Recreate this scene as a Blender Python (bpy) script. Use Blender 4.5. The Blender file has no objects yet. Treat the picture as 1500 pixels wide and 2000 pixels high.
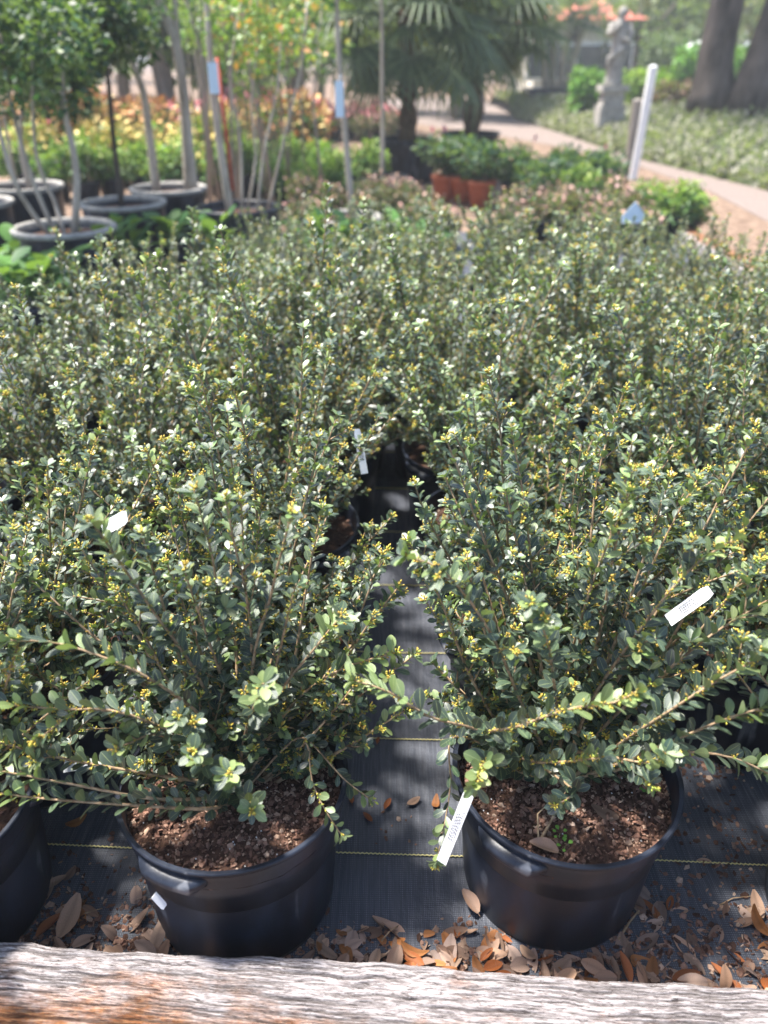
import bpy, math, random
import numpy as np
from mathutils import Vector, Matrix

R = math.radians
rng = np.random.default_rng(11)
random.seed(5)
scene = bpy.context.scene
COL = scene.collection

# ------------------------------------------------------------------ camera, sky, sun, exposure
CAM_H, PITCH, FPX = 1.35, 30.5, 1503.0
cam_d = bpy.data.cameras.new('camera')
cam = bpy.data.objects.new('camera', cam_d); COL.objects.link(cam)
cam.location = (0, 0, CAM_H)
cam.rotation_euler = (R(90 - PITCH), 0, 0)
cam_d.sensor_fit = 'VERTICAL'; cam_d.sensor_height = 36.0; cam_d.sensor_width = 27.0
cam_d.lens = 36.0 * FPX / 2000.0
cam_d.clip_start = 0.02; cam_d.clip_end = 600
cam_d.dof.use_dof = True
cam_d.dof.focus_distance = 1.38
cam_d.dof.aperture_fstop = 2.2
scene.camera = cam

SUN_AZ, SUN_EL = -62.0, 68.0            # degrees from +Y (negative = left), elevation
world = bpy.data.worlds.new('World'); scene.world = world; world.use_nodes = True
nt = world.node_tree
bg = nt.nodes['Background']
sky = nt.nodes.new('ShaderNodeTexSky'); sky.sky_type = 'NISHITA'; sky.sun_disc = False
sky.sun_elevation = R(SUN_EL); sky.sun_rotation = R(SUN_AZ)
sky.air_density = 1.0; sky.dust_density = 2.0; sky.ozone_density = 1.0
nt.links.new(sky.outputs[0], bg.inputs[0]); bg.inputs[1].default_value = 0.115
sd = bpy.data.lights.new('sun', 'SUN'); sd.energy = 4.8; sd.angle = R(5.5); sd.color = (1.0, 0.95, 0.87)
sun = bpy.data.objects.new('sun', sd); COL.objects.link(sun)
sv = Vector((math.sin(R(SUN_AZ)) * math.cos(R(SUN_EL)), math.cos(R(SUN_AZ)) * math.cos(R(SUN_EL)), math.sin(R(SUN_EL))))
sun.rotation_euler = sv.to_track_quat('Z', 'Y').to_euler(); sun.location = sv * 30
scene.view_settings.view_transform = 'Standard'; scene.view_settings.look = 'None'
scene.view_settings.exposure = 1.62; scene.view_settings.gamma = 1.0
scene.view_settings.use_curve_mapping = False
scene.render.engine = 'CYCLES'
scene.cycles.use_denoising = True
scene.cycles.max_bounces = 7; scene.cycles.diffuse_bounces = 3; scene.cycles.glossy_bounces = 2
scene.cycles.transmission_bounces = 3; scene.cycles.transparent_max_bounces = 4
scene.cycles.caustics_reflective = False; scene.cycles.caustics_refractive = False
scene.cycles.sample_clamp_indirect = 4

# ------------------------------------------------------------------ pixel -> place helpers
TP = R(PITCH)
def at_z(px, py, z=0.0):
    """point at height z seen at photo pixel (px, py)"""
    th = TP + math.atan((py - 1000.0) / FPX)
    d = (CAM_H - z) / math.tan(th)
    zc = d * math.cos(TP) + (CAM_H - z) * math.sin(TP)
    return Vector(((px - 750.0) / FPX * zc, d, z))
def at_d(px, py, d):
    """point at ground distance d seen at photo pixel (px, py)"""
    th = TP + math.atan((py - 1000.0) / FPX)
    z = CAM_H - d * math.tan(th)
    zc = d * math.cos(TP) + (CAM_H - z) * math.sin(TP)
    return Vector(((px - 750.0) / FPX * zc, d, z))

# ------------------------------------------------------------------ materials
def new_mat(name):
    m = bpy.data.materials.new(name); m.use_nodes = True
    n = m.node_tree.nodes; l = m.node_tree.links
    return m, n, l, n['Principled BSDF']
def noise(n, l, scale, detail=4, rough=.55, coord=None, vec=None, stretch=None):
    t = n.new('ShaderNodeTexNoise'); t.inputs['Scale'].default_value = scale
    t.inputs['Detail'].default_value = detail; t.inputs['Roughness'].default_value = rough
    if coord is not None:
        src = coord
        if stretch:
            mp = n.new('ShaderNodeMapping'); mp.inputs['Scale'].default_value = stretch
            l.new(coord, mp.inputs[0]); src = mp.outputs[0]
        l.new(src, t.inputs['Vector'])
    return t
def ramp(n, l, fac, stops):
    r = n.new('ShaderNodeValToRGB'); e = r.color_ramp.elements
    while len(e) < len(stops): e.new(0.5)
    for k, (p, c) in enumerate(stops):
        e[k].position = p; e[k].color = (*c, 1) if len(c) == 3 else c
    l.new(fac, r.inputs[0]); return r
def mixc(n, l, fac, a, b, mode='MIX'):
    m = n.new('ShaderNodeMix'); m.data_type = 'RGBA'; m.blend_type = mode
    for sock, v in ((m.inputs[0], fac), (m.inputs[6], a), (m.inputs[7], b)):
        if hasattr(v, 'is_linked') or hasattr(v, 'links'): l.new(v, sock)
        elif isinstance(v, (int, float)): sock.default_value = v
        else: sock.default_value = (*v, 1)
    return m.outputs[2]
def bump(n, l, height, strength, dist, b, prev=None):
    k = n.new('ShaderNodeBump'); k.inputs['Strength'].default_value = strength; k.inputs['Distance'].default_value = dist
    l.new(height, k.inputs['Height'])
    if prev is not None: l.new(prev, k.inputs['Normal'])
    l.new(k.outputs[0], b.inputs['Normal']); return k.outputs[0]
def math_n(n, l, op, a, b=None):
    m = n.new('ShaderNodeMath'); m.operation = op
    for s, v in ((m.inputs[0], a), (m.inputs[1], b)):
        if v is None: continue
        if isinstance(v, (int, float)): s.default_value = v
        else: l.new(v, s)
    return m.outputs[0]

def mat_leaf(name, rough=.47, trans=.18, spec=1.0, rib=True, obj_var=.25):
    m, n, l, b = new_mat(name)
    at = n.new('ShaderNodeAttribute'); at.attribute_name = 'col'
    c = at.outputs['Color']
    if rib:
        rb = ramp(n, l, at.outputs['Alpha'], [(0.0, (.75, .75, .75)), (.09, (0, 0, 0)), (.90, (0, 0, 0)), (1.0, (.55, .55, .55))])
        c = mixc(n, l, rb.outputs[0], c, (.30, .36, .16))
    geo = n.new('ShaderNodeNewGeometry')
    under = mixc(n, l, .55, c, (.20, .26, .11))
    c = mixc(n, l, geo.outputs['Backfacing'], c, under)
    oi = n.new('ShaderNodeObjectInfo')
    hs = n.new('ShaderNodeHueSaturation')
    v = math_n(n, l, 'MULTIPLY_ADD', oi.outputs['Random'], obj_var); v.node.inputs[2].default_value = 1 - obj_var / 2
    l.new(v, hs.inputs['Value']); l.new(c, hs.inputs['Color']); c = hs.outputs[0]
    l.new(c, b.inputs['Base Color'])
    b.inputs['Roughness'].default_value = rough; b.inputs['Specular IOR Level'].default_value = spec
    if rib: b.inputs['Sheen Weight'].default_value = .09; b.inputs['Sheen Roughness'].default_value = .45; b.inputs['Sheen Tint'].default_value = (.9, .95, .9, 1)
    tc = n.new('ShaderNodeTexCoord')
    nz = noise(n, l, 160, 3, .6, tc.outputs['Object']); bump(n, l, nz.outputs[0], .25, .0015, b)
    if trans > 0:
        tr = n.new('ShaderNodeBsdfTranslucent')
        l.new(mixc(n, l, 1.0, c, (1.5, 1.7, .6), 'MULTIPLY'), tr.inputs[0])
        mx = n.new('ShaderNodeMixShader'); mx.inputs[0].default_value = trans
        l.new(b.outputs[0], mx.inputs[1]); l.new(tr.outputs[0], mx.inputs[2])
        l.new(mx.outputs[0], n['Material Output'].inputs[0])
    return m
def mat_col(name, rough=.7, spec=.3, bmp=0.0, bscale=200, mottle=0.0, each=0.0):
    """colour from the 'col' vertex attribute"""
    m, n, l, b = new_mat(name)
    at = n.new('ShaderNodeAttribute'); at.attribute_name = 'col'; c = at.outputs['Color']
    tc = n.new('ShaderNodeTexCoord')
    if mottle:
        nz = noise(n, l, bscale, 4, .6, tc.outputs['Object'])
        rp = ramp(n, l, nz.outputs[0], [(.3, (1 - mottle,) * 3), (.7, (1 + mottle * .3,) * 3)])
        c = mixc(n, l, 1.0, c, rp.outputs[0], 'MULTIPLY')
    if each:
        oi = n.new('ShaderNodeObjectInfo'); er = ramp(n, l, oi.outputs['Random'], [(0, (1 - each, 1 - each, 1 - each * .9)), (.5, (.85, .80, .80)), (1, (1.08, 1.0, .95))])
        c = mixc(n, l, 1.0, c, er.outputs[0], 'MULTIPLY')
    l.new(c, b.inputs['Base Color'])
    b.inputs['Roughness'].default_value = rough; b.inputs['Specular IOR Level'].default_value = spec
    if bmp:
        nz = noise(n, l, bscale, 4, .6, tc.outputs['Object']); bump(n, l, nz.outputs[0], bmp, .004, b)
    return m
def mat_noise(name, ca, cb, scale=20, rough=.7, spec=.3, bmp=.3, bdist=.004, stretch=None, lo=.35, hi=.65, mid=None):
    m, n, l, b = new_mat(name)
    tc = n.new('ShaderNodeTexCoord')
    nz = noise(n, l, scale, 6, .65, tc.outputs['Object'], stretch=stretch)
    st = [(lo, ca), (hi, cb)] if mid is None else [(lo, ca), ((lo + hi) / 2, mid), (hi, cb)]
    rp = ramp(n, l, nz.outputs[0], st); l.new(rp.outputs[0], b.inputs['Base Color'])
    b.inputs['Roughness'].default_value = rough; b.inputs['Specular IOR Level'].default_value = spec
    if bmp: bump(n, l, nz.outputs[0], bmp, bdist, b)
    return m

M = {}
M['leaf'] = mat_leaf('glossy_leaf')
M['soft_leaf'] = mat_leaf('soft_leaf', .5, .28, .35, rib=False)
M['bud'] = mat_col('yellow_bud', .5, .35)
M['bark_stem'] = mat_noise('twig_bark', (.20, .13, .075), (.44, .32, .20), 90, .8, .2, .5, .002)
M['chip'] = mat_col('bark_chip', .85, .2, .5, 260, .35)
M['dry_leaf'] = mat_col('dry_leaf', .5, .35, .35, 90, .35, .42)
M['flower'] = mat_col('petal', .6, .2)
M['soil'] = mat_noise('potting_soil', (.030, .016, .011), (.11, .060, .042), 70, .9, .15, .9, .006, mid=(.062, .034, .024))

def mat_pot():
    m, n, l, b = new_mat('black_plastic')
    tc = n.new('ShaderNodeTexCoord')
    n1 = noise(n, l, 9, 6, .7, tc.outputs['Object'], stretch=(1, 1, .35))
    r1 = ramp(n, l, n1.outputs[0], [(.46, (0, 0, 0)), (.72, (1, 1, 1))])
    n2 = noise(n, l, 420, 2, .5, tc.outputs['Object'])
    r2 = ramp(n, l, n2.outputs[0], [(.70, (0, 0, 0)), (.78, (1, 1, 1))])
    n3 = noise(n, l, 16, 3, .5, tc.outputs['Object'], stretch=(1, 1, .22))
    r3 = ramp(n, l, n3.outputs[0], [(.64, (0, 0, 0)), (.69, (1, 1, 1))])
    c = mixc(n, l, math_n(n, l, 'MULTIPLY', r1.outputs[0], .26), (.0050, .0070, .0135), (.10, .125, .19))
    c = mixc(n, l, math_n(n, l, 'MULTIPLY', r2.outputs[0], .22), c, (.30, .28, .25))
    sc = noise(n, l, 60, 4, .7, tc.outputs['Object'])
    c = mixc(n, l, math_n(n, l, 'MULTIPLY', math_n(n, l, 'MULTIPLY', r3.outputs[0], sc.outputs[0]), .6), c, (.32, .33, .36))
    l.new(c, b.inputs['Base Color'])
    rr = ramp(n, l, n1.outputs[0], [(.3, (.27,) * 3), (.7, (.46,) * 3)]); l.new(rr.outputs[0], b.inputs['Roughness'])
    b.inputs['Specular IOR Level'].default_value = .34
    bb = bump(n, l, n2.outputs[0], .12, .001, b); bump(n, l, n1.outputs[0], .12, .01, b, bb)
    return m
M['pot'] = mat_pot()

def mat_cloth():
    m, n, l, b = new_mat('woven_ground_cloth')
    tc = n.new('ShaderNodeTexCoord')
    # fine woven tapes: two square-ish wave fields plus thread noise
    wx = n.new('ShaderNodeTexWave'); wx.wave_type = 'BANDS'; wx.bands_direction = 'X'; wx.inputs['Scale'].default_value = 95; wx.inputs['Distortion'].default_value = .35; wx.inputs['Detail'].default_value = 1; wx.inputs['Detail Scale'].default_value = .4
    wy = n.new('ShaderNodeTexWave'); wy.wave_type = 'BANDS'; wy.bands_direction = 'Y'; wy.inputs['Scale'].default_value = 75; wy.inputs['Distortion'].default_value = .35; wy.inputs['Detail'].default_value = 1; wy.inputs['Detail Scale'].default_value = .4
    l.new(tc.outputs['Object'], wx.inputs[0]); l.new(tc.outputs['Object'], wy.inputs[0])
    wv = math_n(n, l, 'MULTIPLY', wx.outputs['Fac'], wy.outputs['Fac'])
    th = noise(n, l, 210, 2, .6, tc.outputs['Object'], stretch=(1, .05, 1))
    th2 = noise(n, l, 60, 3, .6, tc.outputs['Object'], stretch=(1, .08, 1))
    big = noise(n, l, 5, 6, .65, tc.outputs['Object'])
    spk = math_n(n, l, 'MULTIPLY', wv, ramp(n, l, th.outputs[0], [(.40, (.15,) * 3), (.66, (1,) * 3)]).outputs[0])
    c = mixc(n, l, spk, (.036, .041, .056), (.18, .195, .235))
    c = mixc(n, l, ramp(n, l, th2.outputs[0], [(.5, (0,) * 3), (.75, (.22,) * 3)]).outputs[0], c, (.20, .205, .225))
    dark_mask = ramp(n, l, big.outputs[0], [(.58, (0,) * 3), (.78, (.4,) * 3)])  # blotches of dirt on the cloth
    c = mixc(n, l, dark_mask.outputs[0], c, (.075, .065, .058))
    l.new(c, b.inputs['Base Color'])
    b.inputs['Roughness'].default_value = .55; b.inputs['Specular IOR Level'].default_value = .4
    p = bump(n, l, spk, .6, .0012, b)
    bump(n, l, big.outputs[0], .4, .03, b, p)
    return m
M['cloth'] = mat_cloth()
M['thread'] = mat_noise('yellow_thread', (.55, .47, .16), (.72, .66, .34), 300, .7)

def mat_timber():
    m, n, l, b = new_mat('weathered_timber')
    tc = n.new('ShaderNodeTexCoord'); O = tc.outputs['Object']
    wob = noise(n, l, 4, 4, .55, O, stretch=(.8, 3, 3))
    ad = n.new('ShaderNodeVectorMath'); ad.operation = 'MULTIPLY_ADD'
    l.new(wob.outputs['Color'], ad.inputs[0]); ad.inputs[1].default_value = (0, .022, .022); l.new(O, ad.inputs[2])
    def grain(sx, sy, det, rough):
        mp = n.new('ShaderNodeMapping'); mp.inputs['Scale'].default_value = (sx, sy, sy); l.new(ad.outputs[0], mp.inputs[0])
        g = n.new('ShaderNodeTexNoise'); g.inputs['Scale'].default_value = 1; g.inputs['Detail'].default_value = det; g.inputs['Roughness'].default_value = rough
        l.new(mp.outputs[0], g.inputs[0]); return g
    g1 = grain(40, 520, 5, .65); g2 = grain(60, 800, 3, .6); g3 = grain(9, 110, 6, .7)
    at = n.new('ShaderNodeAttribute'); at.attribute_name = 'col'; crack = at.outputs['Fac']
    base = ramp(n, l, g1.outputs[0], [(.30, (.11, .09, .088)), (.42, (.25, .22, .22)), (.54, (.40, .365, .37)), (.70, (.54, .51, .52))])
    warm = ramp(n, l, g1.outputs[0], [(.30, (.05, .020, .009)), (.45, (.20, .075, .030)), (.58, (.34, .165, .075)), (.74, (.46, .31, .18))])
    st = noise(n, l, 4.0, 6, .7, O, stretch=(1.3, 2.6, 2.6))
    # rusty heartwood shows along the worn camera-side edge and in a few patches
    sx = n.new('ShaderNodeSeparateXYZ'); l.new(O, sx.inputs[0])
    edge = math_n(n, l, 'MULTIPLY_ADD', sx.outputs['Y'], -3.2); edge.node.inputs[2].default_value = .20
    f = math_n(n, l, 'ADD', st.outputs[0], edge)
    fm = ramp(n, l, f, [(.47, (0,) * 3), (.66, (1,) * 3)])
    c = mixc(n, l, fm.outputs[0], base.outputs[0], warm.outputs[0])
    ck = ramp(n, l, g2.outputs[0], [(.36, (1,) * 3), (.43, (0,) * 3)])
    c = mixc(n, l, 1.0, c, ramp(n, l, g3.outputs[0], [(.32, (.72,) * 3), (.55, (1,) * 3)]).outputs[0], 'MULTIPLY')
    c = mixc(n, l, math_n(n, l, 'MULTIPLY', ck.outputs[0], .85), c, (.035, .026, .022))
    c = mixc(n, l, math_n(n, l, 'MULTIPLY', crack, .75), c, (.022, .016, .014))
    dk = noise(n, l, 7, 5, .7, O, stretch=(1, 2.5, 2.5)); dkr = ramp(n, l, dk.outputs[0], [(.60, (0,) * 3), (.68, (.75,) * 3)])
    c = mixc(n, l, dkr.outputs[0], c, (.13, .11, .10))
    l.new(c, b.inputs['Base Color']); b.inputs['Roughness'].default_value = .82; b.inputs['Specular IOR Level'].default_value = .2
    p = bump(n, l, g1.outputs[0], .7, .004, b); p = bump(n, l, g3.outputs[0], .6, .010, b, p); p = bump(n, l, g2.outputs[0], .6, .002, b, p)
    return m
M['timber'] = mat_timber()
M['tag'] = mat_noise('tag_plastic', (.74, .76, .80), (.82, .83, .86), 60, .35, .5, 0)
M['ink'] = mat_noise('grey_print', (.10, .10, .12), (.22, .22, .24), 900, .6, .3, 0)
M['ground'] = mat_noise('leaf_mulch_ground', (.09, .06, .045), (.27, .195, .145), 9, .95, .1, .7, .03, mid=(.18, .125, .092))
M['gravel'] = mat_noise('gravel', (.14, .112, .10), (.25, .205, .185), 30, .95, .1, .5, .02, mid=(.195, .158, .142))
M['trunk'] = mat_noise('grey_trunk', (.16, .13, .11), (.38, .33, .28), 14, .9, .15, .5, .01, stretch=(1, 1, .2))
M['pale_trunk'] = mat_noise('pale_trunk', (.26, .22, .18), (.52, .46, .39), 16, .85, .2, .4, .006, stretch=(1, 1, .25))
M['dark_trunk'] = mat_noise('dark_bark', (.035, .028, .024), (.14, .115, .10), 5, .95, .1, .8, .03, stretch=(1, 1, .3))
M['palm_trunk'] = mat_noise('palm_fibre', (.030, .020, .013), (.15, .10, .06), 30, .95, .1, .9, .02, stretch=(1, 1, .4))
M['rim'] = mat_noise('dusty_pot_rim', (.22, .21, .20), (.42, .40, .37), 25, .7, .3, .2, .004)
M['terracotta'] = mat_noise('terracotta', (.30, .075, .035), (.46, .14, .07), 12, .75, .2, .2, .004)
M['stone'] = mat_noise('cast_stone', (.20, .19, .175), (.42, .40, .37), 7, .9, .15, .5, .02)
M['post'] = mat_noise('grey_post', (.16, .14, .125), (.34, .31, .28), 20, .9, .1, .4, .006, stretch=(1, 1, .15))
M['white'] = mat_noise('white_paint', (.70, .71, .73), (.82, .82, .82), 8, .5, .4, 0)
M['red_stake'] = mat_noise('red_stake', (.32, .05, .03), (.48, .10, .06), 12, .6, .3, .1)
M['roof'] = mat_noise('red_roof', (.42, .12, .09), (.58, .22, .17), 3, .8, .2, .3)
M['cream'] = mat_noise('cream_wall', (.55, .50, .42), (.70, .66, .58), 2, .85, .2, .1)
M['glass'] = mat_noise('dark_glass', (.03, .04, .05), (.08, .09, .10), 2, .1, .5, 0)
M['blue_sign'] = mat_noise('pale_blue_card', (.55, .68, .82), (.64, .76, .88), 3, .35, .4, 0)

# ------------------------------------------------------------------ object helpers
def link(o, parent=None):
    COL.objects.link(o)
    if parent is not None: o.parent = parent
    return o
def tag(o, label=None, cat=None, group=None, kind=None):
    if label: o['label'] = label
    if cat: o['category'] = cat
    if group: o['group'] = group
    if kind: o['kind'] = kind
    return o
def empty(name, loc, label=None, cat=None, group=None, rz=0.0):
    o = bpy.data.objects.new(name, None); o.empty_display_size = .1
    o.location = loc; o.rotation_euler = (0, 0, rz); link(o)
    return tag(o, label, cat, group)

class MB:
    """collects geometry (vertices, faces, colours) and links it as one mesh object"""
    def __init__(s): s.v = []; s.f = []; s.c = []; s.mi = []; s.n = 0
    def add(s, verts, faces, col=(1, 1, 1, 0), mi=0):
        verts = np.asarray(verts, float).reshape(-1, 3)
        c = np.asarray(col, float)
        if c.ndim == 1:
            if len(c) == 3: c = np.append(c, 0)
            c = np.tile(c, (len(verts), 1))
        s.v.append(verts); s.c.append(c)
        s.f.extend([tuple(i + s.n for i in q) for q in faces]); s.mi.extend([mi] * len(faces)); s.n += len(verts)
    def batch(s, T, faces, mats, cols, rib=None, mi=0):
        """many copies of template T (k,3): mats = (N,3,4), cols (N,3)"""
        N = len(mats)
        if N == 0: return
        k = len(T)
        V = np.einsum('nij,kj->nki', mats[:, :, :3], T) + mats[:, None, :, 3]
        C = np.repeat(np.concatenate([cols, np.zeros((N, 1))], 1)[:, None, :], k, 1)
        if rib is not None: C[:, :, 3] = rib[None, :]
        s.v.append(V.reshape(-1, 3)); s.c.append(C.reshape(-1, 4))
        for i in range(N):
            o = s.n + i * k
            s.f.extend([tuple(a + o for a in q) for q in faces])
        s.mi.extend([mi] * (N * len(faces))); s.n += N * k
    def tube(s, pts, rad, sides=6, col=(1, 1, 1, 0), mi=0, cap=True):
        pts = [Vector(p) for p in pts]; n = len(pts)
        rad = [rad] * n if isinstance(rad, (int, float)) else rad
        V = []; up = None
        for i in range(n):
            t = (pts[min(i + 1, n - 1)] - pts[max(i - 1, 0)]).normalized()
            if up is None:
                up = Vector((0, 0, 1)) if abs(t.z) < .9 else Vector((1, 0, 0))
            a = t.cross(up).normalized(); bb = a.cross(t).normalized(); up = bb
            for k in range(sides):
                an = 2 * math.pi * k / sides
                V.append(pts[i] + (a * math.cos(an) + bb * math.sin(an)) * rad[i])
        F = [(i * sides + k, i * sides + (k + 1) % sides, (i + 1) * sides + (k + 1) % sides, (i + 1) * sides + k) for i in range(n - 1) for k in range(sides)]
        if cap: F += [tuple(range(sides))[::-1], tuple((n - 1) * sides + k for k in range(sides))]
        s.add(V, F, col, mi)
    def box(s, lo, hi, col=(1, 1, 1, 0), mi=0):
        x0, y0, z0 = lo; x1, y1, z1 = hi
        s.add([(x0, y0, z0), (x1, y0, z0), (x1, y1, z0), (x0, y1, z0), (x0, y0, z1), (x1, y0, z1), (x1, y1, z1), (x0, y1, z1)],
              [(3, 2, 1, 0), (4, 5, 6, 7), (0, 1, 5, 4), (1, 2, 6, 5), (2, 3, 7, 6), (3, 0, 4, 7)], col, mi)
    def lathe(s, prof, seg=48, col=(1, 1, 1, 0), mi=0, close=False):
        V = []; n = len(prof)
        for r, z in prof:
            for k in range(seg):
                a = 2 * math.pi * k / seg; V.append((r * math.cos(a), r * math.sin(a), z))
        F = [(i * seg + k, i * seg + (k + 1) % seg, (i + 1) * seg + (k + 1) % seg, (i + 1) * seg + k) for i in range(n - 1) for k in range(seg)]
        if close: F += [tuple(range(seg))[::-1]]
        s.add(V, F, col, mi)
    def mesh(s, name, mats, smooth=True):
        me = bpy.data.meshes.new(name)
        V = np.concatenate(s.v) if s.v else np.zeros((0, 3))
        C = np.concatenate(s.c) if s.c else np.zeros((0, 4))
        me.from_pydata(V.tolist(), [], s.f)
        a = me.attributes.new('col', 'FLOAT_COLOR', 'POINT'); a.data.foreach_set('color', C.astype(np.float32).ravel())
        for m in (mats if isinstance(mats, (list, tuple)) else [mats]): me.materials.append(M[m])
        if any(s.mi): me.polygons.foreach_set('material_index', s.mi)
        me.polygons.foreach_set('use_smooth', [smooth] * len(me.polygons))
        me.update(); return me
    def build(s, name, mats, parent=None, loc=(0, 0, 0), smooth=True):
        o = bpy.data.objects.new(name, s.mesh(name, mats, smooth)); o.location = loc
        return link(o, parent)
def inst(name, me, parent=None, loc=(0, 0, 0), rot=(0, 0, 0), sc=(1, 1, 1)):
    o = bpy.data.objects.new(name, me); o.location = loc; o.rotation_euler = rot
    o.scale = (sc,) * 3 if isinstance(sc, (int, float)) else sc
    return link(o, parent)

# ------------------------------------------------------------------ leaves
def leaf_template(stations, fold=.16, curl=.14, wid=.26, pts=None):
    """leaf along +Y (length 1), normal +Z; returns verts, faces, |u|"""
    prof = lambda t: wid * (math.sin(math.pi * min(1, t) ** 1.55) ** .62) if 0 < t < 1 else 0
    V = [(0, -.10, -.02), (0, .02, 0)]; rib = [0, 0]; F = []
    rows = []
    for t in stations:
        w = max(prof(t), .012); z = -curl * t * t + .02
        i = len(V)
        V += [(-w, t, z + fold * w), (0, t, z - .0), (w, t, z + fold * w)]; rib += [1, 0, 1]
        rows.append(i)
    V.append((0, 1.0, -curl + .015)); rib.append(0); tip = len(V) - 1
    r = rows[0]; F += [(1, r + 1, r), (1, r + 2, r + 1)]
    V.append((.022, -.10, -.02)); rib.append(.5); F.append((0, len(V) - 1, 1))
    for a, b in zip(rows[:-1], rows[1:]):
        F += [(a, a + 1, b + 1, b), (a + 1, a + 2, b + 2, b + 1)]
    r = rows[-1]; F += [(r, r + 1, tip), (r + 1, r + 2, tip)]
    return np.array(V), F, np.array(rib, float)
LEAF_HI = leaf_template([.14, .32, .52, .70, .85, .955])
LEAF_LO = leaf_template([.22, .52, .80, .94])
PAL = np.array([(.013, .031, .022), (.020, .043, .029), (.031, .060, .037), (.052, .090, .047), (.13, .19, .065), (.24, .32, .11)])
OCT = np.array([(1, 0, 0), (0, 1, 0), (-1, 0, 0), (0, -1, 0), (0, 0, 1.5), (0, 0, -.9)], float)
BUD = np.array([(.8, 0, .6), (0, .8, .6), (-.8, 0, .6), (0, -.8, .6), (0, 0, 2.1), (0, 0, -2.6)], float)
OCT_F = [(0, 1, 4), (1, 2, 4), (2, 3, 4), (3, 0, 4), (1, 0, 5), (2, 1, 5), (3, 2, 5), (0, 3, 5)]

def frame(y, nrm):
    y = y / np.linalg.norm(y); z = nrm - y * np.dot(nrm, y)
    if np.linalg.norm(z) < 1e-4: z = np.array([0, 0, 1.]) - y * y[2] + 1e-3
    z = z / np.linalg.norm(z); x = np.cross(y, z)
    return np.stack([x, y, z], 1)

class Spray:
    """leaves and buds gathered while branches grow"""
    def __init__(s): s.m = []; s.c = []; s.bm = []; s.bc = []
    def leaf(s, p, d, nrm, L, pal, w=1.0):
        A = frame(d, nrm) * np.array([L * w, L, L])
        s.m.append(np.concatenate([A, p[:, None]], 1)); s.c.append(pal)
    def buds(s, p, d, r, n=7, size=.0022, spread=.007):
        for _ in range(n):
            q = rng.normal(size=3); q /= np.linalg.norm(q); q = q + d * .9
            k = size * rng.uniform(.7, 1.25)
            A = frame(q, rng.normal(size=3))[:, [0, 2, 1]] * k
            s.bm.append(np.concatenate([A, (p + q * spread * rng.uniform(.4, 1.1))[:, None]], 1))
            t = rng.random()
            s.bc.append(np.array((.52, .46, .075)) * (1 - t) + np.array((.46, .29, .06)) * t if rng.random() < .8 else np.array((.38, .46, .08)))

def polyline(p0, d0, length, step, lift, wander, r):
    P = [np.array(p0, float)]; d = np.array(d0, float); d /= np.linalg.norm(d)
    for i in range(int(length / step)):
        d = d + np.array([0, 0, lift]) * step + r.normal(size=3) * wander
        d /= np.linalg.norm(d); P.append(P[-1] + d * step)
    return P
def catmull(ctrl, step):
    C = [np.array(c, float) for c in ctrl]; C = [2 * C[0] - C[1]] + C + [2 * C[-1] - C[-2]]
    P = []
    for i in range(1, len(C) - 2):
        L = np.linalg.norm(C[i + 1] - C[i]); n = max(2, int(L / step))
        for k in range(n):
            t = k / n
            P.append(.5 * (2 * C[i] + (C[i + 1] - C[i - 1]) * t + (2 * C[i - 1] - 5 * C[i] + 4 * C[i + 1] - C[i + 2]) * t * t + (3 * C[i] - C[i - 1] - 3 * C[i + 1] + C[i + 2]) * t ** 3))
    P.append(C[-2]); return P
UP = np.array([0, 0, 1.0])
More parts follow.
